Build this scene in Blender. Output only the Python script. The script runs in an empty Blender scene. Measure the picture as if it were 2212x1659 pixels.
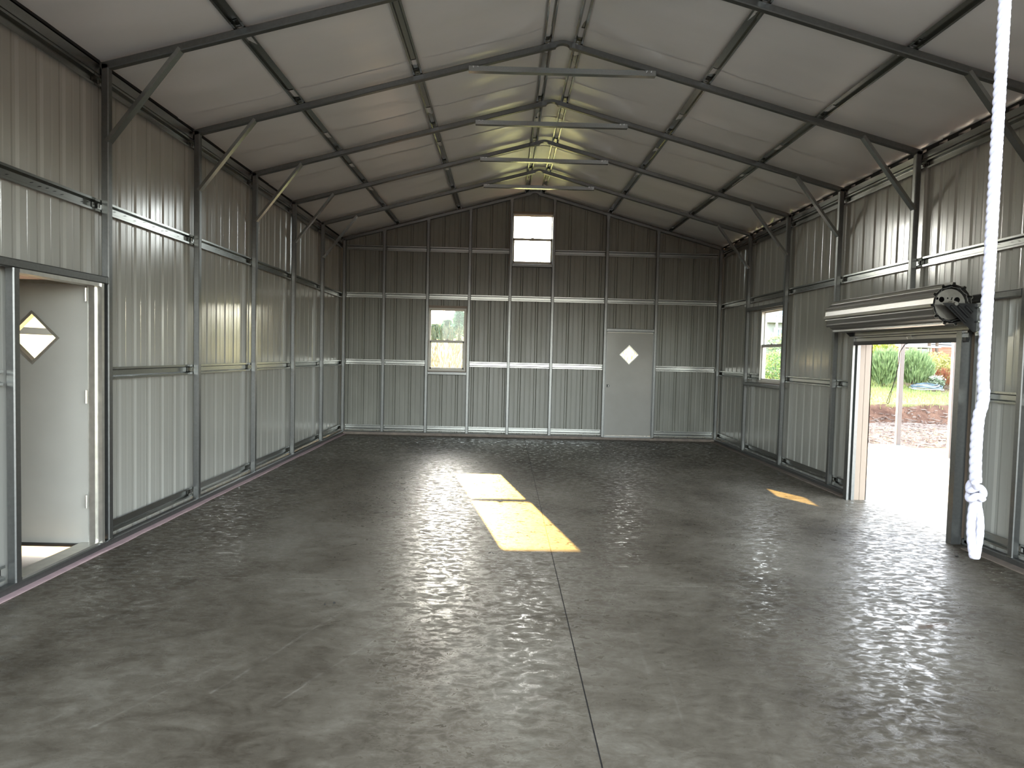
import bpy, bmesh, math, random
from mathutils import Vector, Matrix, noise
random.seed(7)
SC = bpy.context.scene
COL = SC.collection
PI = math.pi

# ------------------------------------------------------------------ camera, sky, sun, exposure
cam_d = bpy.data.cameras.new('camera')
cam = bpy.data.objects.new('camera', cam_d)
COL.objects.link(cam)
CR = Vector((0.999658, -0.010892, 0.023777))
CU = Vector((-0.023284, 0.043349, 0.998789))
CF = Vector((0.011910, 0.999001, -0.043081))
CX, CY, CZ = -0.5096, 0.0, 1.5892
mw = Matrix((CR, CU, -CF)).transposed().to_4x4()
mw.translation = Vector((CX, CY, CZ))
cam.matrix_world = mw
cam_d.sensor_width = 36.0
cam_d.lens = 1431.6 / 2212 * 36.0
cam_d.clip_start = 0.05
cam_d.clip_end = 500
SC.camera = cam

SUN_DIR = Vector((0.193, -1.0, -0.32)).normalized()
w = bpy.data.worlds.new('world')
SC.world = w
w.use_nodes = True
nt = w.node_tree
bg = nt.nodes['Background']
sky = nt.nodes.new('ShaderNodeTexSky')
sky.sky_type = 'NISHITA'
sky.sun_disc = False
sky.sun_elevation = math.radians(17.4)
sky.sun_rotation = math.atan2(-SUN_DIR.x, -SUN_DIR.y)
sky.air_density = 1.0
sky.dust_density = 1.6
sky.ozone_density = 1.0
hsv = nt.nodes.new('ShaderNodeHueSaturation')
hsv.inputs['Saturation'].default_value = 0.38
nt.links.new(sky.outputs[0], hsv.inputs['Color'])
nt.links.new(hsv.outputs[0], bg.inputs[0])
bg.inputs[1].default_value = 1.6

sun_d = bpy.data.lights.new('sun', 'SUN')
sun_d.energy = 31.0
sun_d.color = (1.0, 0.60, 0.17)
sun_d.angle = math.radians(0.35)
sun = bpy.data.objects.new('sun', sun_d)
COL.objects.link(sun)
sun.rotation_euler = SUN_DIR.to_track_quat('-Z', 'Y').to_euler()

SC.view_settings.view_transform = 'Standard'
SC.view_settings.look = 'None'
SC.view_settings.gamma = 1.0
SC.view_settings.use_curve_mapping = False
SC.view_settings.exposure = 0.98
try:
    SC.cycles.max_bounces = 14
    SC.cycles.diffuse_bounces = 7
    SC.cycles.glossy_bounces = 5
    SC.cycles.transparent_max_bounces = 12
    SC.cycles.sample_clamp_indirect = 6.0
    SC.cycles.caustics_reflective = False
except Exception:
    pass


def portal(name, loc, direction, sx, sy):
    d = bpy.data.lights.new(name, 'AREA')
    d.shape = 'RECTANGLE'
    d.size, d.size_y = sx, sy
    d.cycles.is_portal = True
    o = bpy.data.objects.new(name, d)
    COL.objects.link(o)
    o.location = loc
    o.rotation_euler = Vector(direction).to_track_quat('-Z', 'Z').to_euler()


portal('sky_portal_front', (0, 0.58, 1.6), (0, 1, 0), 5.8, 3.3)
portal('sky_portal_roll_door', (3.78, 6.74, 0.92), (-1, 0, 0), 1.9, 1.9)
portal('sky_portal_upper_window', (-0.02, 13.1, 3.84), (0, -1, 0), 1.0, 1.1)
portal('sky_portal_lower_window', (-1.64, 13.1, 1.87), (0, -1, 0), 0.9, 1.3)
portal('sky_portal_side_window', (3.9, 10.37, 1.83), (-1, 0, 0), 1.0, 1.3)
portal('sky_portal_side_door', (-3.9, 4.65, 1.05), (1, 0, 0), 1.0, 2.1)


# ------------------------------------------------------------------ materials
def new_mat(name):
    m = bpy.data.materials.new(name)
    m.use_nodes = True
    return m, m.node_tree, m.node_tree.nodes['Principled BSDF']


def N(nt, t, **kw):
    n = nt.nodes.new(t)
    for k, v in kw.items():
        setattr(n, k, v)
    return n


def mat(name, col, rough=0.5, metal=0.0, var=0.12, scale=6.0, bump=0.0, bscale=40.0, spec=0.5, col2=None, stretch=(1, 1, 1), rvar=0.0):
    m, nt, p = new_mat(name)
    geo = N(nt, 'ShaderNodeNewGeometry')
    mp = N(nt, 'ShaderNodeMapping')
    mp.inputs['Scale'].default_value = stretch
    nt.links.new(geo.outputs['Position'], mp.inputs['Vector'])
    no = N(nt, 'ShaderNodeTexNoise')
    no.inputs['Scale'].default_value = scale
    no.inputs['Detail'].default_value = 5
    nt.links.new(mp.outputs[0], no.inputs['Vector'])
    rp = N(nt, 'ShaderNodeValToRGB')
    c2 = col2 or tuple(min(1, c * (1 + var)) for c in col)
    c1 = tuple(c * (1 - var) for c in col) if col2 is None else col
    rp.color_ramp.elements[0].position = 0.3
    rp.color_ramp.elements[1].position = 0.7
    rp.color_ramp.elements[0].color = (*c1, 1)
    rp.color_ramp.elements[1].color = (*c2, 1)
    nt.links.new(no.outputs['Fac'], rp.inputs[0])
    nt.links.new(rp.outputs[0], p.inputs['Base Color'])
    p.inputs['Metallic'].default_value = metal
    p.inputs['Roughness'].default_value = rough
    p.inputs['Specular IOR Level'].default_value = spec
    if rvar:
        mr = N(nt, 'ShaderNodeMapRange')
        mr.inputs[1].default_value = 0.3
        mr.inputs[2].default_value = 0.7
        mr.inputs[3].default_value = rough - rvar
        mr.inputs[4].default_value = rough + rvar
        nt.links.new(no.outputs['Fac'], mr.inputs[0])
        nt.links.new(mr.outputs[0], p.inputs['Roughness'])
    if bump:
        nb = N(nt, 'ShaderNodeTexNoise')
        nb.inputs['Scale'].default_value = bscale
        nb.inputs['Detail'].default_value = 4
        nt.links.new(mp.outputs[0], nb.inputs['Vector'])
        bp = N(nt, 'ShaderNodeBump')
        bp.inputs['Strength'].default_value = bump
        bp.inputs['Distance'].default_value = 0.01
        nt.links.new(nb.outputs['Fac'], bp.inputs['Height'])
        nt.links.new(bp.outputs[0], p.inputs['Normal'])
    return m


def leaf_mat(name, c1, c2, trans=0.35):
    m, nt, p = new_mat(name)
    geo = N(nt, 'ShaderNodeNewGeometry')
    no = N(nt, 'ShaderNodeTexNoise')
    no.inputs['Scale'].default_value = 9
    nt.links.new(geo.outputs['Position'], no.inputs['Vector'])
    rp = N(nt, 'ShaderNodeValToRGB')
    rp.color_ramp.elements[0].position = 0.35
    rp.color_ramp.elements[1].position = 0.65
    rp.color_ramp.elements[0].color = (*c1, 1)
    rp.color_ramp.elements[1].color = (*c2, 1)
    nt.links.new(no.outputs['Fac'], rp.inputs[0])
    nt.links.new(rp.outputs[0], p.inputs['Base Color'])
    p.inputs['Roughness'].default_value = 0.6
    tr = N(nt, 'ShaderNodeBsdfTranslucent')
    nt.links.new(rp.outputs[0], tr.inputs[0])
    mx = N(nt, 'ShaderNodeMixShader')
    mx.inputs[0].default_value = trans
    nt.links.new(p.outputs[0], mx.inputs[1])
    nt.links.new(tr.outputs[0], mx.inputs[2])
    nt.links.new(mx.outputs[0], nt.nodes['Material Output'].inputs[0])
    return m


def glass_mat(name, haze=0.0):
    m, nt, p = new_mat(name)
    nt.nodes.remove(p)
    t = N(nt, 'ShaderNodeBsdfTransparent')
    t.inputs[0].default_value = (0.96, 0.975, 0.965, 1)
    g = N(nt, 'ShaderNodeBsdfGlossy')
    g.inputs['Roughness'].default_value = 0.03
    fr = N(nt, 'ShaderNodeFresnel')
    fr.inputs[0].default_value = 1.45
    mx = N(nt, 'ShaderNodeMixShader')
    gb = N(nt, 'ShaderNodeNewGeometry')
    sb = N(nt, 'ShaderNodeMath', operation='SUBTRACT')
    sb.inputs[0].default_value = 1.0
    nt.links.new(gb.outputs['Backfacing'], sb.inputs[1])
    ml = N(nt, 'ShaderNodeMath', operation='MULTIPLY')
    nt.links.new(fr.outputs[0], ml.inputs[0])
    nt.links.new(sb.outputs[0], ml.inputs[1])
    nt.links.new(ml.outputs[0], mx.inputs[0])
    nt.links.new(t.outputs[0], mx.inputs[1])
    nt.links.new(g.outputs[0], mx.inputs[2])
    last = mx
    if haze:
        tl = N(nt, 'ShaderNodeBsdfTranslucent')
        tl.inputs[0].default_value = (0.8, 0.82, 0.8, 1)
        geo = N(nt, 'ShaderNodeNewGeometry')
        no = N(nt, 'ShaderNodeTexNoise')
        no.inputs['Scale'].default_value = 14
        no.inputs['Detail'].default_value = 6
        nt.links.new(geo.outputs['Position'], no.inputs['Vector'])
        mr = N(nt, 'ShaderNodeMapRange')
        mr.inputs[1].default_value = 0.35
        mr.inputs[2].default_value = 0.65
        mr.inputs[3].default_value = haze * 0.8
        mr.inputs[4].default_value = haze * 1.2
        nt.links.new(no.outputs['Fac'], mr.inputs[0])
        m2 = N(nt, 'ShaderNodeMixShader')
        nt.links.new(mr.outputs[0], m2.inputs[0])
        nt.links.new(mx.outputs[0], m2.inputs[1])
        nt.links.new(tl.outputs[0], m2.inputs[2])
        last = m2
    nt.links.new(last.outputs[0], nt.nodes['Material Output'].inputs[0])
    return m


def floor_mat():
    m, nt, p = new_mat('polished_concrete')
    L = nt.links.new
    geo = N(nt, 'ShaderNodeNewGeometry')

    def noi(scale, detail, rough=0.5, stretch=(1, 1, 1), dist=0.0):
        mp = N(nt, 'ShaderNodeMapping')
        mp.inputs['Scale'].default_value = stretch
        L(geo.outputs['Position'], mp.inputs['Vector'])
        n = N(nt, 'ShaderNodeTexNoise')
        n.inputs['Scale'].default_value = scale
        n.inputs['Detail'].default_value = detail
        n.inputs['Roughness'].default_value = rough
        n.inputs['Distortion'].default_value = dist
        L(mp.outputs[0], n.inputs['Vector'])
        return n

    def math_(op, a, b, clamp=False):
        n = N(nt, 'ShaderNodeMath', operation=op)
        n.use_clamp = clamp
        for i, v in enumerate((a, b)):
            if isinstance(v, (int, float)):
                n.inputs[i].default_value = v
            else:
                L(v, n.inputs[i])
        return n.outputs[0]

    n1 = noi(0.75, 6, 0.62, (1, 0.8, 1), 0.6)
    n2 = noi(4.0, 8, 0.68, (1, 1.6, 1), 1.2)
    n3 = noi(22.0, 6, 0.7, (1, 2.4, 1), 0.8)
    f = math_('ADD', math_('MULTIPLY', n1.outputs['Fac'], 0.55), math_('MULTIPLY', n2.outputs['Fac'], 0.32))
    f = math_('ADD', f, math_('MULTIPLY', n3.outputs['Fac'], 0.13))
    rp = N(nt, 'ShaderNodeValToRGB')
    el = rp.color_ramp.elements
    el[0].position, el[0].color = 0.39, (0.049, 0.041, 0.029, 1)
    el[1].position, el[1].color = 0.64, (0.193, 0.179, 0.144, 1)
    e = el.new(0.5)
    e.color = (0.101, 0.089, 0.067, 1)
    L(f, rp.inputs[0])
    # pale drag scratches and a rust smear, fixed marks on the slab
    sep = N(nt, 'ShaderNodeSeparateXYZ')
    L(geo.outputs['Position'], sep.inputs[0])
    wob = math_('MULTIPLY', math_('SUBTRACT', n1.outputs['Fac'], 0.5), 0.14)
    total = None
    for (xa, ya, xb, yb, wd, st) in ((-1.82, 3.0, -1.40, 4.2, .010, .5), (-1.5, 2.9, -1.2, 3.6, .008, .45), (-1.1, 3.2, -0.95, 4.6, .006, .3),
                                     (0.40, 4.75, 0.12, 4.0, .007, .3), (0.36, 3.4, 0.30, 2.75, .008, .3), (0.42, 6.2, 0.25, 3.2, .012, .15),
                                     (-2.2, 2.7, -1.9, 3.3, .01, .25), (1.5, 3.2, 1.2, 2.7, .006, .25)):
        dx, dy = xb - xa, yb - ya
        ln = math.hypot(dx, dy)
        dx, dy = dx / ln, dy / ln
        px_ = math_('SUBTRACT', sep.outputs[0], xa)
        py_ = math_('SUBTRACT', sep.outputs[1], ya)
        al = math_('ADD', math_('MULTIPLY', px_, dx), math_('MULTIPLY', py_, dy))
        ac = math_('ADD', math_('MULTIPLY', px_, -dy), math_('MULTIPLY', py_, dx))
        ac = math_('ABSOLUTE', math_('ADD', ac, wob), 0)
        k = math_('SUBTRACT', 1.0, math_('DIVIDE', ac, wd), True)
        inside = math_('MULTIPLY', math_('GREATER_THAN', al, 0), math_('LESS_THAN', al, ln))
        k = math_('MULTIPLY', math_('MULTIPLY', k, inside), math_('MULTIPLY', math_('SUBTRACT', math_('MULTIPLY', n2.outputs['Fac'], 3.2), 1.15, True), st * .75))
        total = k if total is None else math_('MAXIMUM', total, k)
    mx = N(nt, 'ShaderNodeMix', data_type='RGBA')
    L(total, mx.inputs['Factor'])
    L(rp.outputs[0], mx.inputs['A'])
    mx.inputs['B'].default_value = (0.36, 0.34, 0.29, 1)
    ex = math_('DIVIDE', math_('SUBTRACT', sep.outputs[0], 2.13), 0.20)
    ey = math_('DIVIDE', math_('SUBTRACT', math_('SUBTRACT', sep.outputs[1], 3.95), math_('MULTIPLY', ex, 0.05)), 0.05)
    rr = math_('SQRT', math_('ADD', math_('MULTIPLY', ex, ex), math_('MULTIPLY', ey, ey)), 0)
    k = math_('MULTIPLY', math_('SUBTRACT', 1.0, rr, True), math_('MULTIPLY', n3.outputs['Fac'], 1.6), True)
    mx2 = N(nt, 'ShaderNodeMix', data_type='RGBA')
    L(k, mx2.inputs['Factor'])
    L(mx.outputs['Result'], mx2.inputs['A'])
    mx2.inputs['B'].default_value = (0.10, 0.05, 0.025, 1)
    L(mx2.outputs['Result'], p.inputs['Base Color'])
    # polish: shiny skin broken by dull trowel marks
    np_ = noi(21.0, 6, 0.7, (0.6, 1.0, 1), 0.7)
    mr = N(nt, 'ShaderNodeMapRange')
    mr.inputs[1].default_value = 0.36
    mr.inputs[2].default_value = 0.54
    mr.inputs[3].default_value = 0.19
    mr.inputs[4].default_value = 0.58
    L(np_.outputs['Fac'], mr.inputs[0])
    L(mr.outputs[0], p.inputs['Roughness'])
    ms = N(nt, 'ShaderNodeMapRange')
    ms.inputs[1].default_value = 0.40
    ms.inputs[2].default_value = 0.60
    ms.inputs[3].default_value = 0.26
    ms.inputs[4].default_value = 0.05
    L(np_.outputs['Fac'], ms.inputs[0])
    L(ms.outputs[0], p.inputs['Specular IOR Level'])
    nb = noi(42.0, 4, 0.6, (0.55, 1, 1), 0.5)
    h = math_('ADD', math_('MULTIPLY', nb.outputs['Fac'], 0.7), math_('MULTIPLY', np_.outputs['Fac'], 0.12))
    bp = N(nt, 'ShaderNodeBump')
    bp.inputs['Strength'].default_value = 0.08
    bp.inputs['Distance'].default_value = 0.012
    L(h, bp.inputs['Height'])
    L(bp.outputs[0], p.inputs['Normal'])
    return m


def ground_mat():
    """bare red soil and mulch near the building, grass soil on the bank"""
    m, nt, p = new_mat('garden_ground')
    L = nt.links.new
    geo = N(nt, 'ShaderNodeNewGeometry')
    no = N(nt, 'ShaderNodeTexNoise')
    no.inputs['Scale'].default_value = 3.0
    no.inputs['Detail'].default_value = 8
    no.inputs['Roughness'].default_value = 0.7
    L(geo.outputs['Position'], no.inputs['Vector'])
    soil = N(nt, 'ShaderNodeValToRGB')
    soil.color_ramp.elements[0].position = 0.35
    soil.color_ramp.elements[1].position = 0.68
    soil.color_ramp.elements[0].color = (0.055, 0.024, 0.014, 1)
    soil.color_ramp.elements[1].color = (0.17, 0.095, 0.062, 1)
    L(no.outputs['Fac'], soil.inputs[0])
    turf = N(nt, 'ShaderNodeValToRGB')
    turf.color_ramp.elements[0].position = 0.35
    turf.color_ramp.elements[1].position = 0.65
    turf.color_ramp.elements[0].color = (0.085, 0.115, 0.03, 1)
    turf.color_ramp.elements[1].color = (0.22, 0.26, 0.08, 1)
    L(no.outputs['Fac'], turf.inputs[0])
    at = N(nt, 'ShaderNodeAttribute')
    at.attribute_name = 'turf'
    mx = N(nt, 'ShaderNodeMix', data_type='RGBA')
    L(at.outputs['Fac'], mx.inputs['Factor'])
    L(soil.outputs[0], mx.inputs['A'])
    L(turf.outputs[0], mx.inputs['B'])
    L(mx.outputs['Result'], p.inputs['Base Color'])
    p.inputs['Roughness'].default_value = 0.95
    bp = N(nt, 'ShaderNodeBump')
    bp.inputs['Strength'].default_value = 0.8
    bp.inputs['Distance'].default_value = 0.08
    L(no.outputs['Fac'], bp.inputs['Height'])
    L(bp.outputs[0], p.inputs['Normal'])
    return m


M = {}
M['tube'] = mat('galvanised_tube', (0.175, 0.18, 0.175), 0.36, 0.9, 0.08, 40)
M['hat'] = mat('galvanised_channel', (0.34, 0.35, 0.335), 0.25, 1.0, 0.05, 60)
M['brace'] = mat('galvanised_brace', (0.36, 0.37, 0.36), 0.25, 1.0, 0.05, 50)
M['clip'] = mat('bright_clip', (0.80, 0.80, 0.78), 0.22, 1.0, 0.05, 30)
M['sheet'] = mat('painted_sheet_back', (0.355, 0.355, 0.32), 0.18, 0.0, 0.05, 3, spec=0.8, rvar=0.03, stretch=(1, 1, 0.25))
M['sheet_back'] = mat('painted_sheet_dim', (0.21, 0.212, 0.183), 0.38, 0.0, 0.10, 5, spec=0.5, rvar=0.06, stretch=(1, 1, 0.3))  # same sheet as the side walls, far end's dimmer light put into the colour
M['insul'] = mat('roof_insulation_film', (0.78, 0.78, 0.765), 0.28, 0.0, 0.03, 2.0, bump=0.08, bscale=5, spec=0.5, stretch=(0.6, 1.6, 1))
M['roof'] = mat('roof_sheet', (0.50, 0.49, 0.47), 0.5, 0.2, 0.05)
M['floor'] = floor_mat()
M['joint'] = mat('joint_filler', (0.010, 0.009, 0.008), 0.9, 0, 0.1)
M['apron'] = mat('outdoor_concrete', (0.30, 0.29, 0.27), 0.75, 0, 0.06, 4, bump=0.1, bscale=60)
M['foam_pink'] = mat('pink_sill_foam', (0.40, 0.29, 0.30), 0.6, 0, 0.12, 14)
M['foam_brown'] = mat('brown_sill_foam', (0.17, 0.14, 0.115), 0.7, 0, 0.25, 9)
M['black'] = mat('eave_shade_black', (0.008, 0.008, 0.008), 0.85, 0, 0.2)  # black put in for the shaded gap at the eaves
M['hole'] = mat('dark_hole', (0.006, 0.006, 0.006), 0.9, 0, 0.1)
M['door'] = mat('painted_door', (0.38, 0.375, 0.335), 0.22, 0, 0.03, 4, spec=0.55, bump=0.05, bscale=7)
M['door2'] = mat('painted_back_door', (0.29, 0.285, 0.26), 0.20, 0, 0.04, 4, spec=0.6, bump=0.03, bscale=9)
M['vinyl'] = mat('window_vinyl', (0.55, 0.53, 0.47), 0.4, 0, 0.04)
M['beige'] = mat('beige_trim', (0.23, 0.18, 0.135), 0.45, 0, 0.04)
M['alu'] = mat('door_frame_alu', (0.62, 0.61, 0.56), 0.3, 0.85, 0.08, 20)
M['glass'] = glass_mat('clear_glass')
M['haze_glass'] = glass_mat('screened_glass', 0.016)
M['curtain'] = mat('roll_curtain_steel', (0.36, 0.355, 0.34), 0.40, 0.9, 0.05, 3, rvar=0.03, stretch=(1, .2, 1))
M['drum'] = mat('drum_steel', (0.32, 0.305, 0.27), 0.33, 0.9, 0.12, 20)
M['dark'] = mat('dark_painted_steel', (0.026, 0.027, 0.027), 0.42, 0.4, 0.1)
M['rubber'] = mat('black_rubber', (0.012, 0.012, 0.012), 0.6, 0, 0.1)
M['mount'] = mat('mottled_galvanised', (0.62, 0.65, 0.63), 0.4, 0.6, 0.5, 26)
M['rope'] = mat('white_rope', (0.33, 0.33, 0.38), 0.8, 0, 0.04, 60)
M['cord'] = mat('dark_cord', (0.03, 0.03, 0.025), 0.7, 0, 0.2)
M['crumb'] = mat('dark_crumb', (0.015, 0.014, 0.012), 0.9, 0, 0.2)
M['post_paint'] = mat('white_porch_post', (0.125, 0.105, 0.095), 0.5, 0.1, 0.06)
M['twig'] = mat('pale_wood_chips', (0.085, 0.058, 0.045), 0.9, 0, 0.5, 4, col2=(0.27, 0.215, 0.18))
M['ground'] = ground_mat()
M['grass'] = leaf_mat('grass_blades', (0.156, 0.214, 0.049), (0.330, 0.369, 0.117))
M['lime'] = leaf_mat('lime_leaves', (0.210, 0.251, 0.025), (0.419, 0.435, 0.067))
M['fern'] = leaf_mat('feathery_green', (0.13, 0.20, 0.08), (0.28, 0.37, 0.17))
M['weed'] = leaf_mat('dark_weeds', (0.025, 0.036, 0.018), (0.07, 0.09, 0.05), 0.12)  # darker leaf green than the garden plants
M['yellow'] = leaf_mat('yellow_leaves', (0.266, 0.274, 0.073), (0.484, 0.443, 0.177))
M['rust'] = leaf_mat('rust_leaves', (0.172, 0.047, 0.023), (0.328, 0.133, 0.070))
M['sage'] = leaf_mat('sage_leaves', (0.156, 0.218, 0.133), (0.328, 0.390, 0.281))
M['deep'] = leaf_mat('deep_leaves', (0.080, 0.160, 0.064), (0.256, 0.384, 0.160))
M['conifer'] = leaf_mat('conifer_needles', (0.075, 0.165, 0.105), (0.225, 0.360, 0.240))
M['petal'] = leaf_mat('white_petals', (0.7, 0.7, 0.62), (0.85, 0.85, 0.78))
M['bark'] = mat('bark', (0.10, 0.07, 0.05), 0.9, 0, 0.3, 12)
M['hose'] = mat('pale_hose', (0.36, 0.40, 0.43), 0.45, 0, 0.1)
M['hose_blue'] = mat('blue_hose', (0.08, 0.13, 0.18), 0.45, 0, 0.1)
M['deck'] = mat('orange_deck_boards', (0.24, 0.085, 0.04), 0.6, 0, 0.25, 8)
M['siding'] = mat('house_siding', (0.30, 0.31, 0.29), 0.7, 0, 0.05)
M['white'] = mat('white_paint', (0.55, 0.55, 0.54), 0.5, 0, 0.03)
M['dark_pane'] = mat('house_window_glass', (0.10, 0.16, 0.20), 0.08, 0, 0.2, 2)
M['shingle'] = mat('roof_shingles', (0.16, 0.15, 0.15), 0.85, 0, 0.2, 8)
M['dark_board'] = mat('dark_skirting_boards', (0.05, 0.04, 0.04), 0.8, 0, 0.2)


# ------------------------------------------------------------------ mesh helpers
class MB:
    def __init__(s):
        s.v, s.f = [], []

    def quad(s, a, b, c, d):
        i = len(s.v)
        s.v += [tuple(a), tuple(b), tuple(c), tuple(d)]
        s.f.append((i, i + 1, i + 2, i + 3))

    def box(s, x0, x1, y0, y1, z0, z1):
        i = len(s.v)
        s.v += [(x0, y0, z0), (x1, y0, z0), (x1, y1, z0), (x0, y1, z0), (x0, y0, z1), (x1, y0, z1), (x1, y1, z1), (x0, y1, z1)]
        s.f += [tuple(i + k for k in q) for q in ((0, 3, 2, 1), (4, 5, 6, 7), (0, 1, 5, 4), (1, 2, 6, 5), (2, 3, 7, 6), (3, 0, 4, 7))]
        return s

    def loops(s, rings, cap=True, close=True):
        i0 = len(s.v)
        n = len(rings[0])
        for r in rings:
            s.v += [tuple(p) for p in r]
        for k in range(len(rings) - 1):
            a, b = i0 + k * n, i0 + (k + 1) * n
            for j in range(n if close else n - 1):
                j2 = (j + 1) % n
                s.f.append((a + j, a + j2, b + j2, b + j))
        if cap and close:
            s.f.append(tuple(i0 + j for j in range(n))[::-1])
            e = i0 + (len(rings) - 1) * n
            s.f.append(tuple(e + j for j in range(n)))
        return s

    def bar(s, p0, p1, wd=.057, ht=.057, up=(0, 0, 1), ch=.007):
        """square tube with rounded (chamfered) corners"""
        p0, p1 = Vector(p0), Vector(p1)
        d = (p1 - p0).normalized()
        u = Vector(up)
        u = (u - d * u.dot(d)).normalized()
        r = d.cross(u)
        a, b = wd / 2, ht / 2
        pf = [(-a + ch, -b), (a - ch, -b), (a, -b + ch), (a, b - ch), (a - ch, b), (-a + ch, b), (-a, b - ch), (-a, -b + ch)]
        s.loops([[p + r * x + u * y for x, y in pf] for p in (p0, p1)])
        return s

    def strip(s, prof, p0, p1, U, D, t=.0018):
        """sheet-metal section: polyline (u, d) swept from p0 to p1 with thickness t"""
        U, D = Vector(U), Vector(D)
        p0, p1 = Vector(p0), Vector(p1)
        n = len(prof)
        off = []
        for i in range(n):
            a = Vector(prof[max(i - 1, 0)]).to_2d() if i else Vector(prof[0])
            b = Vector(prof[min(i + 1, n - 1)])
            tg = (b - Vector(prof[max(i - 1, 0)])).normalized()
            off.append((prof[i][0] - tg.y * t, prof[i][1] + tg.x * t))
        outl = list(prof) + off[::-1]
        s.loops([[p + U * a + D * b for a, b in outl] for p in (p0, p1)], cap=False)
        return s

    def tubepath(s, pts, r, seg=8, cap=True):
        pts = [Vector(p) for p in pts]
        rings = []
        prev = None
        for i, p in enumerate(pts):
            t = (pts[min(i + 1, len(pts) - 1)] - pts[max(i - 1, 0)]).normalized()
            ref = Vector((0, 0, 1)) if abs(t.z) < 0.9 else Vector((1, 0, 0))
            if prev is None:
                u = (ref - t * ref.dot(t)).normalized()
            else:
                u = (prev - t * prev.dot(t)).normalized()
            prev = u
            b = t.cross(u)
            rad = r[i] if isinstance(r, (list, tuple)) else r
            rings.append([p + (u * math.cos(2 * PI * k / seg) + b * math.sin(2 * PI * k / seg)) * rad for k in range(seg)])
        s.loops(rings, cap)
        return s

    def build(s, name, m, parent=None, smooth=False, solid=0.0):
        me = bpy.data.meshes.new(name)
        me.from_pydata(s.v, [], s.f)
        me.materials.append(m)
        if smooth:
            me.shade_smooth()
        me.update()
        o = bpy.data.objects.new(name, me)
        COL.objects.link(o)
        if parent is not None:
            o.parent = parent
        if solid:
            md = o.modifiers.new('thickness', 'SOLIDIFY')
            md.thickness = solid
            md.offset = 0
        return o


def tag(o, label, cat, group=None, kind=None):
    o['label'] = label
    o['category'] = cat
    if group:
        o['group'] = group
    if kind:
        o['kind'] = kind
    return o


def thing(name, label, cat, loc=(0, 0, 0), group=None, kind=None):
    o = bpy.data.objects.new(name, None)
    o.empty_display_size = 0.1
    COL.objects.link(o)
    o.location = loc
    return tag(o, label, cat, group, kind)


def at_root(root):
    """children are modelled in world coordinates; keep them there"""
    for c in root.children:
        c.matrix_parent_inverse = Matrix.Translation(root.location).inverted()
        at_root2(c)


def at_root2(c):
    pass


def copy_tree(o, parent=None):
    c = o.copy()
    COL.objects.link(c)
    if parent is not None:
        c.parent = parent
    for ch in list(o.children):
        copy_tree(ch, c)
    return c


def plate(name, outer, holes, th, m, parent, origin, ux, uy):
    """flat plate with real holes; outline in (u, v), extruded along ux x uy"""
    bm = bmesh.new()
    edges = []
    for lp in [outer] + holes:
        vs = [bm.verts.new((a, b, 0)) for a, b in lp]
        edges += [bm.edges.new((vs[i], vs[(i + 1) % len(vs)])) for i in range(len(vs))]
    bmesh.ops.triangle_fill(bm, use_beauty=True, use_dissolve=False, edges=edges)
    # drop faces that fill a hole
    def inside(pt, poly):
        c = False
        for i in range(len(poly)):
            x1, y1 = poly[i]
            x2, y2 = poly[i - 1]
            if (y1 > pt.y) != (y2 > pt.y) and pt.x < (x2 - x1) * (pt.y - y1) / (y2 - y1) + x1:
                c = not c
        return c
    bad = [f for f in bm.faces if any(inside(f.calc_center_median(), h) for h in holes)]
    if bad:
        bmesh.ops.delete(bm, geom=bad, context='FACES_ONLY')
    r = bmesh.ops.extrude_face_region(bm, geom=list(bm.faces))
    for v in r['geom']:
        if isinstance(v, bmesh.types.BMVert):
            v.co.z += th
    bmesh.ops.recalc_face_normals(bm, faces=bm.faces)
    ux, uy = Vector(ux).normalized(), Vector(uy).normalized()
    uz = ux.cross(uy)
    T = Matrix((ux, uy, uz)).transposed().to_4x4()
    T.translation = Vector(origin)
    bm.transform(T)
    me = bpy.data.meshes.new(name)
    bm.to_mesh(me)
    bm.free()
    me.materials.append(m)
    o = bpy.data.objects.new(name, me)
    COL.objects.link(o)
    o.parent = parent
    return o


def circ(cx, cy, r, n=20):
    return [(cx + r * math.cos(2 * PI * i / n), cy + r * math.sin(2 * PI * i / n)) for i in range(n)]


# ------------------------------------------------------------------ building numbers
Y1, S = 5.2137, 1.524
FY = {n: Y1 + (n - 1) * S for n in range(-2, 7)}      # front face of each steel frame
YF, YB = 0.642, FY[6]
TB = 0.057                                             # tube size
XI = 3.600                                             # inner face of the side posts
XO = XI + TB
XS = XO + 0.034                                        # wall sheets
YS = YB + TB + 0.034
ZP = 3.716                                             # underside of rafter at the post
APEX, SL = 4.690, 0.2706
def zr(x): return APEX - SL * abs(x)                   # rafter underside
def zt(x): return zr(x) + TB * math.sqrt(1 + SL * SL)  # rafter top
def zc(x):                                             # insulation underside
    a = abs(x)
    z = APEX - SL * math.sqrt(a * a + 0.05 ** 2) + 0.093
    return z

# openings (a0, a1, z0, z1)
OP_DOOR1 = (4.275, 5.150, -1, 2.065)
OP_ROLL = (5.87, 7.62, -1, 1.86)
OP_WIN3 = (9.93, 10.80, 1.245, 2.425)
OP_WIN1 = (-0.425, 0.378, 3.355, 4.32)
OP_WIN2 = (-2.005, -1.270, 1.255, 2.475)
OP_DOOR2 = (1.452, 2.372, -1, 2.095)

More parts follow.
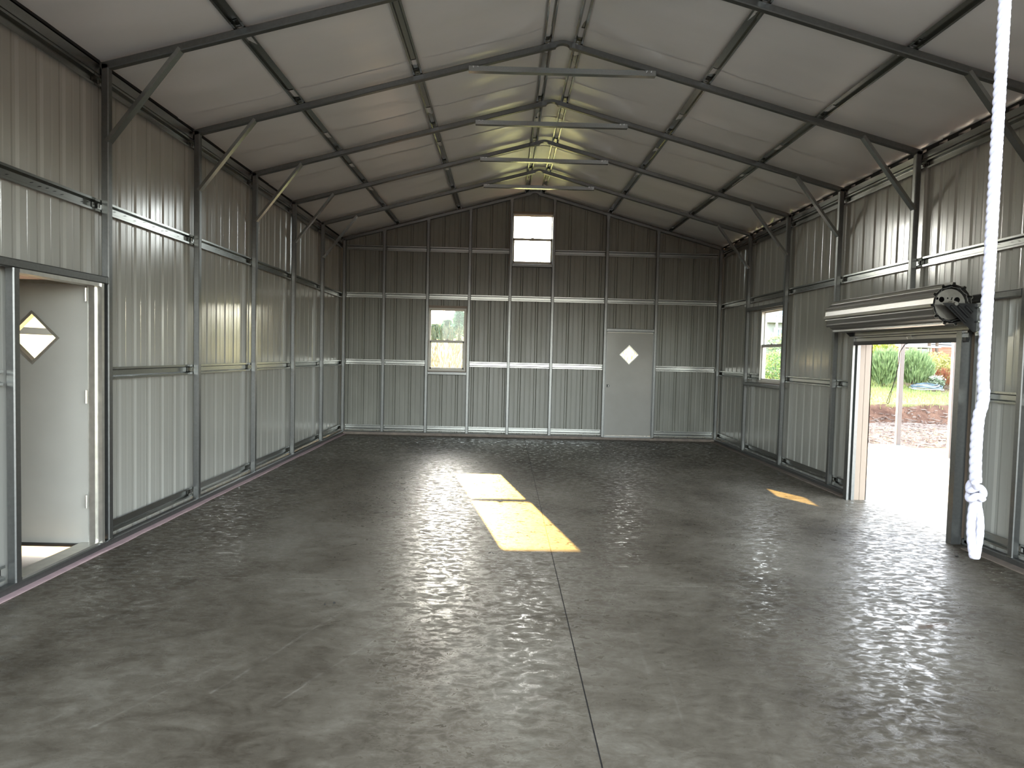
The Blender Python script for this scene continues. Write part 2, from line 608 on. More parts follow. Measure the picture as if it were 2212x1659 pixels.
# ------------------------------------------------------------------ floor: four slabs with open saw cuts
fl = thing('floor', 'dark polished concrete floor with saw-cut joints', 'floor', kind='structure')
JX, JY, G = -0.094, 4.57, 0.0035
for (x0, x1) in ((-3.70, JX - G), (JX + G, 3.70)):
    for (y0, y1) in ((0.35, JY - G * .6), (JY + G * .6, 12.93)):
        MB().box(x0, x1, y0, y1, -0.055, 0.0).build('concrete_slab', M['floor'], fl)
MB().box(-3.69, 3.69, 0.36, 12.92, -0.057, -0.0025).build('joint_filler', M['joint'], fl)

# ------------------------------------------------------------------ wall sheets
def rib_profile(a0, a1, pitch, phase, depth, rw, rt, bead):
    """(a, d) points along the wall; d = outward depth"""
    pts = []
    k0 = math.floor((a0 - phase) / pitch) - 1
    k1 = math.ceil((a1 - phase) / pitch) + 1
    for k in range(k0, k1 + 1):
        c = phase + k * pitch
        pts += [(c - rw, 0), (c - rt, depth), (c + rt, depth), (c + rw, 0)]
        nb = 2 if pitch > .28 else 1
        for q in range(nb):
            b = c + pitch * (q + 1) / (nb + 1)
            pts += [(b - .014, 0), (b - .006, bead), (b + .006, bead), (b + .014, 0)]
    return pts


def interp(pts, a):
    for i in range(len(pts) - 1):
        if pts[i][0] <= a <= pts[i + 1][0]:
            t = (a - pts[i][0]) / max(1e-9, pts[i + 1][0] - pts[i][0])
            return pts[i][1] + t * (pts[i + 1][1] - pts[i][1])
    return 0.0


def sheet_wall(root, a_min, a_max, pitch, phase, nrib, depth, rw, rt, bead, place, ztop, ops, m, zb=0.01):
    width = pitch * nrib
    prof = rib_profile(a_min - 1, a_max + 1, pitch, phase, depth, rw, rt, bead)
    a = phase + pitch * math.floor((a_min - phase) / pitch)
    i = 0
    while a < a_max - 0.02:
        lo, hi = max(a - rw * 1.1, a_min), min(a + width + rw * 1.1, a_max)
        cuts = {lo, hi}
        for p in prof:
            if lo < p[0] < hi:
                cuts.add(p[0])
        for o in ops:
            for e in (o[0], o[1]):
                if lo < e < hi:
                    cuts.add(e)
        cuts = sorted(cuts)
        mb = MB()
        lap = 0.0016 * (i % 2)
        for c0, c1 in zip(cuts, cuts[1:]):
            if c1 - c0 < 1e-5:
                continue
            mid = (c0 + c1) / 2
            spans = [(zb, None)]
            for o in ops:
                if o[0] - 1e-6 < mid < o[1] + 1e-6:
                    ns = []
                    for (s0, s1) in spans:
                        if o[2] > s0:
                            ns.append((s0, o[2]))
                        if s1 is None or o[3] < s1:
                            ns.append((max(s0, o[3]), s1))
                    spans = ns
            d0, d1 = interp(prof, c0) + lap, interp(prof, c1) + lap
            for (s0, s1) in spans:
                t0, t1 = (ztop(c0), ztop(c1)) if s1 is None else (s1, s1)
                mb.quad(place(c0, d0, s0), place(c1, d1, s0), place(c1, d1, t1), place(c0, d0, t0))
        if mb.f:
            mb.build('wall_panel', m, root, solid=0.0012)
        a += width
        i += 1


wl = thing('wall_left', 'pale ribbed steel side wall with the open walk-in door', 'wall', kind='structure')
sheet_wall(wl, 0.62, YS - 0.001, .2286, 4.36, 4, .0075, .038, .013, .0010, lambda a, d, z: (-XS - d, a, z), lambda a: 3.742, [OP_DOOR1], M['sheet'])
wr = thing('wall_right', 'ribbed steel side wall with the roll-up door and one window', 'wall', kind='structure')
sheet_wall(wr, 0.62, YS - 0.001, .2286, 4.40, 4, .011, .036, .014, .0010, lambda a, d, z: (XS + d, a, z), lambda a: 3.724, [OP_ROLL, OP_WIN3], M['sheet'])
wb = thing('wall_back', 'grey ribbed steel gable wall at the far end', 'wall', kind='structure')
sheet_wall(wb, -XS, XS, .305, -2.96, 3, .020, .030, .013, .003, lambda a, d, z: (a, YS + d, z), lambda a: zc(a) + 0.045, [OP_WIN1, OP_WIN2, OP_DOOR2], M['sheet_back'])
wf = thing('wall_front', 'ribbed steel front gable wall behind the camera', 'wall', kind='structure')
sheet_wall(wf, -XS, XS, .305, -2.96, 3, .020, .030, .013, .003, lambda a, d, z: (a, YF - 0.03 - d, z), lambda a: zc(a) + 0.045, [(-2.9, 2.9, -1, 3.28)], M['sheet'])
# corner trims close the sheet edges
for sx in (-1, 1):
    f_ = MB()
    f_.box(*sorted((sx * (XS - .03), sx * (XS + .05))), YS + .026, YS + .030, 0, zc(XS) + .04)
    f_.box(*sorted((sx * (XS + .026), sx * (XS + .030))), YS - .08, YS + .03, 0, zc(XS) + .04)
    f_.build('corner_trim', M['beige'], wb)
# eave strips, black strip painting in the eave gap's shade (tight on the left, gappy on the right)
for sx, root in ((-1, wl), (1, wr)):
    MB().strip([(-.010, 0), (-.008, .0), (.052 if sx > 0 else .062, 0), (.055 if sx > 0 else .066, .022)], (sx * (XO + .002), 0.62, 3.672), (sx * (XO + .002), YB, 3.672), (0, 0, 1), (sx, 0, 0)).build('eave_angle', M['hat'], root)
    y = 0.62
    mb = MB()
    mb.box(*sorted((sx * (XS - .004), sx * (XS + .05))), .62, YS + .03, 3.751 if sx < 0 else 3.762, zc(XS) + .05)
    while y < YS:
        ln = 14 if sx < 0 else random.uniform(.10, .22)
        mb.box(*sorted((sx * (XS - .004), sx * (XS + .05))), y, min(y + ln, YS + .03), 3.715, 3.763)
        y += ln + (0 if sx < 0 else random.uniform(.08, .22))
    mb.build('eave_shade_strip', M['black'], root)

# ------------------------------------------------------------------ ceiling: insulation blankets under the roof sheets
ce = thing('ceiling', 'pale wrinkled insulation film under the roof', 'ceiling', kind='structure')
y = 6.50 - 1.22 * 6
k = 0
while y < YS - 0.02:
    y0, y1 = max(y - .03, 0.45), min(y + 1.22, YS + .02)
    if y1 > y0 + 0.05:
        nx, ny = 76, 12
        vv, ff = [], []
        for j in range(ny + 1):
            fy = j / ny
            yy = y0 + (y1 - y0) * fy
            for i in range(nx + 1):
                xx = -3.705 + 7.41 * i / nx
                zz = zc(xx) + 0.003 - 0.006 * (1 - fy) ** 6
                a = abs(xx)
                lines = (.15, 1.44, 2.60, 3.66)
                dmin = min(abs(a - q) for q in lines)
                dfr = min(abs(yy - FY[n] - .03) for n in FY)
                fall = min(1, dmin / .25) * min(1, dfr / .18)
                wv = noise.noise(Vector((xx * 1.1, yy * 3.4, 1.7))) * .018 + noise.noise(Vector((xx * 2.6, yy * 8.0, 5))) * .006
                zz += -0.014 * fall + wv * fall
                vv.append((xx, yy, zz))
        for j in range(ny):
            for i in range(nx):
                b = j * (nx + 1) + i
                ff.append((b, b + 1, b + nx + 2, b + nx + 1))
        mb = MB()
        mb.v, mb.f = vv, ff
        mb.build('insulation_blanket', M['insul'], ce, smooth=True)
    y += 1.22
    k += 1
mb = MB()
for sx in (-1, 1):
    mb.quad((0, .3, zc(0) + .05), (sx * 4.02, .3, zc(4.02) + .05), (sx * 4.02, 13.2, zc(4.02) + .05), (0, 13.2, zc(0) + .05))
mb.build('roof_sheet', M['roof'], ce, solid=0.003)

# ------------------------------------------------------------------ base rails and foam strips (skirting of the shed)
bl = thing('baseboard_left', 'galvanised base rail under the side wall with the open door', 'base rail', kind='structure')
MB().bar((-XI - TB / 2, YF, TB / 2), (-XI - TB / 2, YB, TB / 2)).build('rail', M['tube'], bl)
br = thing('baseboard_right', 'galvanised base rail either side of the roll-up door', 'base rail', kind='structure')
MB().bar((XI + TB / 2, YF, TB / 2), (XI + TB / 2, 5.80, TB / 2)).build('rail', M['tube'], br)
MB().bar((XI + TB / 2, 7.72, TB / 2), (XI + TB / 2, YB, TB / 2)).build('rail', M['tube'], br)
bb = thing('baseboard_back', 'galvanised base rail under the far gable wall', 'base rail', kind='structure')
MB().bar((-XI, YB + TB / 2, TB / 2), (1.42, YB + TB / 2, TB / 2)).build('rail', M['tube'], bb)
MB().bar((2.40, YB + TB / 2, TB / 2), (XI, YB + TB / 2, TB / 2)).build('rail', M['tube'], bb)


def foam(name, label, x_wall, sx, y0, y1, m, wid):
    mb = MB()
    n = int((y1 - y0) / .08)
    rings = []
    for i in range(n + 1):
        y = y0 + (y1 - y0) * i / n
        wv = wid + noise.noise(Vector((y * .9, sx * 4, 0))) * .018 + noise.noise(Vector((y * 3.1, sx * 4, 7))) * .007
        h = .006 + max(0, noise.noise(Vector((y * 1.7, 3, sx)))) * .014
        xa, xb = x_wall, x_wall - sx * wv
        rings.append([(xa, y, .001), (xb, y, .001), (xb, y, h), (xb + sx * .012, y, h + .003), (xa, y, .012)])
    mb.loops(rings)
    return tag(mb.build(name, m, smooth=False), label, 'foam strip')


foam('sill_foam_strip', 'thin pink sill foam strip along the floor below the open walk-in door wall', -XI, -1, 0.7, YB, M['foam_pink'], .052)
foam('sill_foam_strip', 'brown sill foam strip on the floor from the far corner to the roll-up door', XI, 1, 7.8, YB, M['foam_brown'], .075)
foam('sill_foam_strip', 'short brown sill foam strip at the floor beside the hanging rope', XI, 1, 2.0, 5.66, M['foam_brown'], .10)
mb = MB()
mb.box(-XI, 1.40, YB - .045, YB - .002, 0, .046)
mb.box(1.40, 2.42, YB - .045, YB - .002, 0, .038)
mb.box(2.42, XI, YB - .045, YB - .002, 0, .046)
tag(mb.build('sill_foam_strip', M['foam_brown']), 'dark sill foam strip on the floor under the far gable wall', 'foam strip')


# ------------------------------------------------------------------ steel frames
def make_frame(n, label):
    y = FY[n]
    yc = y + TB / 2
    r = thing('steel_frame', label, 'frame', (0, yc, 0), 'galvanised steel frames spanning the shed')
    for sx in (-1, 1):
        z0 = TB
        if n == 2 and sx > 0:
            z0 = 2.215
        p = MB().bar((sx * (XI + TB / 2), yc, z0), (sx * (XI + TB / 2), yc, ZP + .03), up=(0, 1, 0)).build('post', M['tube'], r)
        q = MB().box(sx * XI - .004 if sx > 0 else -XI - TB - .002, sx * XI + TB + .002 if sx > 0 else -XI + .004, y - .003, y + TB + .003, z0, z0 + .005)
        q.build('base_plate', M['hat'], p)
        hx = TB / 2 * math.sqrt(1 + SL * SL)
        MB().bar((sx * (XO + .004), yc, zr(XO) + hx), (sx * .145, yc, zr(.145) + hx)).build('rafter', M['tube'], r)
    # ridge bow: the tube is pressed into a small arch at the ridge
    rings = []
    a = TB / 2 - .0005
    for x in (-.15, -.11, -.085, -.072, -.070, -.066, -.055, -.040, -.020, 0, .020, .040, .055, .066, .070, .072, .085, .11, .15):
        q = abs(x)
        zb_ = zr(x)
        if q < .070:
            zb_ = zr(.070) + .036 * math.sqrt(max(0, 1 - (q / .070) ** 2))
        zu = APEX - SL * math.sqrt(x * x + .0012) + TB * 1.036
        rings.append([Vector((x, yc - a, zb_)), Vector((x, yc + a, zb_)), Vector((x, yc + a, zu)), Vector((x, yc - a, zu))])
    MB().loops(rings).build('ridge_bow', M['tube'], r)
    if n < 6:
        U = .0305
        for sx in (-1, 1):
            a, b = Vector((sx * 3.605, yc, 3.155)), Vector((sx * 3.045, yc, 3.875))
            d = (b - a).normalized()
            nrm = Vector((-sx * abs(d.z), 0, -abs(d.x)))     # towards the room
            nrm = (nrm - d * nrm.dot(d)).normalized()
            kb = MB().strip([(-U, .030), (-U, 0), (U, 0), (U, .030)], a, b, (0, 1, 0), -nrm).build('knee_brace', M['brace'], r)
        tie = MB().strip([(-U, .052), (-U, 0), (U, 0), (U, .052)], (-.935, yc, 4.412), (.935, yc, 4.412), (0, 1, 0), (0, 0, 1)).build('collar_tie', M['hat'], r)
        for sx in (-1, 1):
            for q in (.89, .845):
                MB().tubepath([(sx * q, y - .012, 4.455), (sx * q, y - .002, 4.455)], .006, 6).build('screw', M['clip'], tie)
    at_root(r)
    return r


make_frame(0, 'steel frame nearest the camera, only its edges overhead coming into view')
make_frame(1, 'steel frame whose post stands right behind the open walk-in door')
make_frame(2, 'steel frame with the largest collar tie, its far post cut short above the roll-up door')
make_frame(3, 'steel frame with a post just beyond the far end of the roll-up door drum')
make_frame(4, 'steel frame with a post beside the near edge of the side window')
make_frame(5, 'steel frame nearest the far gable wall that still has knee braces')
make_frame(6, 'gable end steel frame against the far wall, without braces or collar tie')

# ------------------------------------------------------------------ hat channels
HAT = [(-.048, 0), (-.031, .0), (-.020, .029), (.020, .029), (.031, 0), (.048, 0)]
STUB = [(-.046, -.0015), (-.029, -.0015), (-.018, .0245), (.018, .0245), (.029, -.0015), (.046, -.0015)]
TABP = [(-.016, .004), (.016, .004)]


def channel_run(root, pa, pb, ax, U, D, spans, frames=None, tips=False):
    """ax: function t -> point along the run; spans: list of (t0, t1) of visible channel pieces"""
    for (t0, t1) in spans:
        MB().strip(HAT, ax(t0), ax(t1), U, D).build('hat_channel', M['hat'], root)
    if frames:
        for t in frames:
            c = MB().strip(STUB, ax(t - .075), ax(t + .02), U, D).build('girt_clip', M['hat'], root)
            Uv, Dv = Vector(U), Vector(D)
            mb = MB()
            a, b = Vector(ax(t - .03)), Vector(ax(t - .004))
            mb.strip(TABP, a, b, Uv, Dv, .003)
            mb.build('tab', M['clip'], c)
    if tips:
        mb = MB()
        Uv, Dv = Vector(U), Vector(D)
        for (t0, t1) in spans:
            t = t0 + .06
            while t < t1 - .02:
                c = Vector(ax(t)) + Dv * .027 + Uv * random.uniform(-.01, .01)
                e = (Vector(ax(t1)) - Vector(ax(t0))).normalized()
                rr = .0035
                i = len(mb.v)
                mb.v += [tuple(c + Uv * rr), tuple(c + e * rr), tuple(c - Uv * rr), tuple(c - e * rr), tuple(c - Dv * .014)]
                mb.f += [(i, i + 1, i + 4), (i + 1, i + 2, i + 4), (i + 2, i + 3, i + 4), (i + 3, i, i + 4)]
                t += random.choice((.076, .15, .22))
        o = mb.build('screw_tips', M['dark'], root)
        o['kind'] = 'stuff'


def side_girt(sx, z, label, gaps=(), tips=False):
    r = thing('wall_girt', label, 'girt', (sx * XO, 6.0, z), 'galvanised hat channel girts on the walls')
    ax = lambda t: (sx * (XO + .001), t, z)
    spans, clips = [], []
    ns = list(range(-2, 7))
    for n0, n1 in zip(ns, ns[1:]):
        a, b = FY[n0] + .012, FY[n1] - .062
        segs = [(a, b)]
        for g0, g1 in gaps:
            new = []
            for s0, s1 in segs:
                if g1 <= s0 or g0 >= s1:
                    new.append((s0, s1))
                else:
                    if g0 > s0 + .02:
                        new.append((s0, g0))
                    if g1 < s1 - .02:
                        new.append((g1, s1))
            segs = new
        spans += segs
        if not any(g0 < FY[n1] < g1 for g0, g1 in gaps):
            clips.append(FY[n1])
    channel_run(r, None, None, ax, (0, 0, 1), (sx, 0, 0), spans, clips, tips)
    at_root(r)


D1G, RG, W3G = (4.20, 5.19), (5.72, 7.72), (9.90, 10.85)
side_girt(-1, .130, 'lowest girt along the floor of the wall with the open walk-in door', [D1G])
side_girt(-1, 1.372, 'waist-high girt on the wall with the open walk-in door', [D1G])
side_girt(-1, 2.665, 'girt passing above the open walk-in door, shiny beyond its post', (), True)
side_girt(-1, 3.605, 'top girt under the eave of the wall with the open walk-in door')
side_girt(1, .130, 'lowest girt along the floor of the wall with the roll-up door', [RG])
side_girt(1, 1.335, 'waist-high girt broken by the side window and the roll-up door', [RG, W3G])
side_girt(1, 2.625, 'shiny girt passing above the roll-up door drum', (), True)
side_girt(1, 3.600, 'top girt under the light-leaking eave above the roll-up door')

STUDS = [-2.862, -2.025, -1.220, -.436, .388, 1.424, 2.400]


def back_girt(z, label, gaps=()):
    r = thing('wall_girt', label, 'girt', (0, YB + TB, z), 'galvanised hat channel girts on the walls')
    edges = [-XI + .01] + [s for s in STUDS] + [XI - .01]
    spans = []
    for a, b in zip(edges, edges[1:]):
        if any(g0 < (a + b) / 2 < g1 for g0, g1 in gaps):
            continue
        spans.append((a, b - .002))
    channel_run(r, None, None, lambda t: (t, YB + TB + .001, z), (0, 0, 1), (0, 1, 0), spans)
    at_root(r)


back_girt(.130, 'lowest girt of the far gable wall, just above the floor', [(1.43, 2.39)])
back_girt(1.400, 'waist-high girt of the far gable wall, broken by the window and the grey door', [(-2.0, -1.25), (1.43, 2.39)])
back_girt(2.690, 'girt of the far gable wall running between the lower and the upper window')
back_girt(3.595, 'highest girt of the far gable wall, broken by the bright upper window', [(-.43, .38)])

for i, x in enumerate(STUDS):
    r = thing('gable_stud', ['gable stud nearest the far corner on the side of the open walk-in door',
                             'gable stud along the outer edge of the lower gable window',
                             'gable stud along the inner edge of the lower gable window',
                             'gable stud at the edge of the upper window nearer the lower window',
                             'gable stud at the edge of the upper window nearer the grey door',
                             'gable stud at the lock edge of the closed grey door',
                             'gable stud at the hinge edge of the closed grey door'][i], 'stud', (x, YB, 0), 'galvanised studs of the far gable wall')
    MB().bar((x, YB + TB / 2, TB if i not in (5, 6) else .001), (x, YB + TB / 2, zr(x) + .004), up=(0, 1, 0)).build('tube', M['tube'], r)
    MB().box(x - TB / 2 - .002, x + TB / 2 + .002, YB - .003, YB + TB + .002, zr(x) - .045, zr(x) + .012).build('end_clip', M['tube'], r)
    at_root(r)

# purlins on top of the rafters
for sx in (-1, 1):
    for x, nm in ((.150, 'ridge purlin'), (1.440, 'middle roof purlin'), (2.600, 'lower roof purlin')):
        side = 'on the open walk-in door side' if sx < 0 else 'on the roll-up door side'
        r = thing('roof_purlin', '%s hat channel running to the far gable %s' % (nm, side), 'purlin', (sx * x, 6.7, zt(x)), 'hat channel roof purlins')
        ca, sa = 1 / math.sqrt(1 + SL * SL), SL / math.sqrt(1 + SL * SL)
        U = (ca, 0, -sx * sa)
        D = (sx * sa, 0, ca)
        ax = lambda t, x=x, sx=sx: (sx * x, t, zt(x) + .002)
        ns = list(range(-2, 7))
        spans = [(FY[a] + .012, FY[b] - .062) for a, b in zip(ns, ns[1:])]
        channel_run(r, None, None, ax, U, D, spans, [FY[b] for b in ns[1:]])
        at_root(r)


# ------------------------------------------------------------------ extra tubes around openings
def tube_thing(name, label, cat, p0, p1, up=(0, 0, 1), wd=TB, ht=TB):
    r = thing(name, label, cat, p0)
    MB().bar(p0, p1, wd, ht, up).build('tube', M['tube'], r)
    p0, p1 = Vector(p0), Vector(p1)
    d = (p1 - p0).normalized()
    mb = MB()
    for e in (p0 + d * .012, p1 - d * .012):
        u = Vector(up)
        u = (u - d * u.dot(d)).normalized()
        mb.bar(e - d * .011, e + d * .011, wd + .004, ht + .004, up)
    mb.build('end_clip', M['tube'], r)
    at_root(r)
    return r


XM = XI + TB / 2
tube_thing('door_header', 'header tube over the open walk-in door', 'header', (-XM, FY[0] + TB, 2.095), (-XM, FY[1], 2.095))
tube_thing('door_stud', 'stud at the latch side of the open walk-in door', 'stud', (-XM, 4.243, TB), (-XM, 4.243, 2.066), (0, 1, 0))
tube_thing('door_header', 'header tube behind the roll-up door drum', 'header', (XM, FY[1] + TB, 2.19), (XM, FY[3], 2.19))
tube_thing('door_stud', 'stud beside the roll-up door opening, next to the rope', 'stud', (XM, 5.745, 0.002), (XM, 5.745, 2.16), (0, 1, 0))
tube_thing('door_stud', 'stud at the far side of the roll-up door opening', 'stud', (XM, 7.745, 0.002), (XM, 7.745, 2.16), (0, 1, 0))
tube_thing('window_header', 'header tube over the side window', 'header', (XM, FY[4] + TB, 2.46), (XM, FY[5], 2.46))
tube_thing('window_sill_tube', 'sill tube under the side window', 'sill tube', (XM, FY[4] + TB, 1.205), (XM, FY[5], 1.205))
tube_thing('window_sill_tube', 'sill tube under the lower gable window', 'sill tube', (STUDS[1] + TB / 2, YB + TB / 2, 1.212), (STUDS[2] - TB / 2, YB + TB / 2, 1.212))
tube_thing('window_sill_tube', 'sill tube under the bright upper gable window', 'sill tube', (STUDS[3] + TB / 2, YB + TB / 2, 3.325), (STUDS[4] - TB / 2, YB + TB / 2, 3.325))
tube_thing('door_header', 'header tube over the closed grey gable door', 'header', (STUDS[5] + TB / 2, YB + TB / 2, 2.128), (STUDS[6] - TB / 2, YB + TB / 2, 2.128))


# ------------------------------------------------------------------ windows (single hung)
def window(name, label, P, w0, w1, z0, z1, zm, ft, haze):
    """P(a, d, z): a along the wall, d outward depth"""
    r = thing(name, label, 'window', P(w0, 0, z0), kind='structure')

    def bx(mb, a0, a1, d0, d1, q0, q1):
        p, q = P(a0, d0, q0), P(a1, d1, q1)
        mb.box(min(p[0], q[0]), max(p[0], q[0]), min(p[1], q[1]), max(p[1], q[1]), q0, q1)
    f = MB()
    t = ft
    for (a0, a1, q0, q1) in ((w0, w1, z1 - t, z1), (w0, w1, z0, z0 + t), (w0, w0 + t, z0 + t, z1 - t), (w1 - t, w1, z0 + t, z1 - t)):
        bx(f, a0, a1, -.004, .085, q0, q1)
    f.build('window_frame', M['vinyl'], r)
    # outer nail fin trim
    f = MB()
    for (a0, a1, q0, q1) in ((w0 - .05, w1 + .05, z1, z1 + .05), (w0 - .05, w1 + .05, z0 - .05, z0), (w0 - .05, w0, z0, z1), (w1, w1 + .05, z0, z1)):
        bx(f, a0, a1, .030, .046, q0, q1)
    f.build('outer_trim', M['beige'], r)
    # upper sash (outer), lower sash (inner)
    st = .016
    u0, u1 = w0 + t, w1 - t
    f = MB()
    for (a0, a1, q0, q1) in ((u0, u1, zm - .012, zm + .020), (u0, u1, z1 - t - st, z1 - t), (u0, u0 + st, zm, z1 - t), (u1 - st, u1, zm, z1 - t)):
        bx(f, a0, a1, .046, .066, q0, q1)
    sa = f.build('upper_sash', M['vinyl'], r)
    f = MB()
    bx(f, u0 + st, u1 - st, .054, .058, zm + .020, z1 - t - st)
    f.build('pane', M['glass'], sa)
    sl = .030
    f = MB()
    for (a0, a1, q0, q1) in ((u0, u1, zm - .027, zm + .019), (u0, u1, z0 + t, z0 + t + .032), (u0, u0 + sl, z0 + t, zm), (u1 - sl, u1, z0 + t, zm)):
        bx(f, a0, a1, .018, .042, q0, q1)
    sb = f.build('lower_sash', M['vinyl'], r)
    f = MB()
    bx(f, u0 + sl, u1 - sl, .028, .032, z0 + t + .032, zm - .027)
    f.build('pane', M['haze_glass'] if haze else M['glass'], sb)
    f = MB()
    mid = (u0 + u1) / 2
    bx(f, mid - .03, mid + .03, .010, .026, zm + .019, zm + .031)
    f.build('sash_lock', M['white'], sb)
    at_root(r)
    for c in r.children:
        pass


PB = lambda a, d, z: (a, YB + TB + .002 + d, z)
PR = lambda a, d, z: (XO + .002 + d, a, z)
window('window_1', 'bright upper window high under the ridge of the far gable wall', PB, -.425, .378, 3.357, 4.318, 3.838, .024, False)
window('window_2', 'lower window of the far gable wall with trees outside', PB, -2.005, -1.270, 1.257, 2.473, 1.832, .034, True)
window('window_3', 'side window beside the steel post, house and lawn outside', PR, 9.93, 10.80, 1.247, 2.423, 1.842, .034, False)

# ------------------------------------------------------------------ walk-in doors
def diamond(cx, cy, h): return [(cx - h, cy), (cx, cy - h), (cx + h, cy), (cx, cy + h)]


def door_leaf(root, origin, ux, wd, ht, dc, dh, m, th=.042):
    """leaf in the (ux, z) plane with a diamond light"""
    ux = Vector(ux)
    lf = plate('door_leaf', [(0, 0), (wd, 0), (wd, ht), (0, ht)], [diamond(*dc, dh)], th, m, root, origin, ux, (0, 0, 1))
    uz = ux.cross(Vector((0, 0, 1)))
    o = Vector(origin) - uz * .006
    plate('light_frame', diamond(*dc, dh + .016), [diamond(*dc, dh - .012)], th + .012, M['alu'], lf, o, ux, (0, 0, 1))
    plate('pane', diamond(*dc, dh - .012), [], .006, M['glass'], lf, Vector(origin) + uz * (th * .45), ux, (0, 0, 1))
    return lf


d1 = thing('door_1', 'pale walk-in door swung open outwards with a diamond window', 'door', (-XI, 4.7, 0), kind='structure')
# leaf hinged at the far jamb, open 90 degrees; its inner face looks back at the camera
door_leaf(d1, (-3.690, 5.092, .055), (-1, 0, 0), .86, 2.02, (.415, 1.585), .190, M['door'], .042)
for c in d1.children:
    if c.name.startswith('door_leaf'):
        mb = MB()
        for z in (.35, 1.15, 1.92):
            mb.tubepath([(-3.668, 5.04, z), (-3.668, 5.04, z + .10)], .009, 8)
        mb.build('hinge', M['alu'], c)
        MB().box(-4.54, -4.51, 5.035, 5.105, .98, 1.06).build('latch', M['dark'], c)
        MB().box(-4.55, -3.69, 5.046, 5.053, 2.045, 2.075).build('top_cap', M['alu'], c)
        MB().box(-4.55, -3.69, 5.052, 5.094, .045, .062).build('bottom_sweep', M['rubber'], c)
f = MB()
f.box(-3.72, -XI + .004, 5.118, 5.150, .06, 2.064)
f.box(-3.70, -3.64, 5.100, 5.120, .06, 2.04)
f.build('hinge_jamb', M['alu'], d1)
f = MB()
f.box(-3.72, -3.63, 4.274, 4.30, .06, 2.064)
f.build('latch_jamb', M['alu'], d1)
MB().box(-3.72, -XI - .004, 4.274, 5.15, 2.040, 2.066).build('head_jamb', M['alu'], d1)
MB().box(-3.74, -3.61, 4.272, 5.15, .057, .072).build('threshold', M['alu'], d1)
at_root(d1)

d2 = thing('door_2', 'closed grey walk-in door in the far gable wall with a diamond window', 'door', (1.91, YB, 0), kind='structure')
lf = door_leaf(d2, (1.462, YB + .073, .075), (1, 0, 0), .898, 2.005, (.444, 1.58), .172, M['door2'], .042)
f = MB()
f.box(1.4525, 1.461, YB + .018, YB + .085, .06, 2.098)
f.box(2.3615, 2.3715, YB + .018, YB + .085, .06, 2.098)
f.box(1.4525, 2.3715, YB + .018, YB + .085, 2.082, 2.0985)
f.build('door_frame', M['tube'], d2)
MB().box(1.453, 2.371, YB + .0, YB + .095, .0, .072).build('threshold', M['tube'], d2)
f = MB()
f.tubepath([(1.515, YB + .010, 1.045), (1.515, YB + .032, 1.045)], .022, 14)
lock = f.build('deadbolt', M['dark'], lf)
MB().box(1.509, 1.521, YB + .000, YB + .011, 1.034, 1.056).build('thumb_turn', M['hat'], lf)
MB().box(1.485, 1.500, YB + .022, YB + .032, 1.015, 1.075).build('latch_plate', M['dark'], lf)
at_root(d2)


# ------------------------------------------------------------------ roll-up doors
def rib_ring(R, n, h, ph=0.0):
    pts = []
    for k in range(n):
        for (q, rr) in ((0, 0), (.50, 0), (.56, h), (.76, h), (.82, 0), (.90, -.3 * h)):
            a = 2 * PI * (k + q) / n + ph
            pts.append((R + rr, a))
    return pts


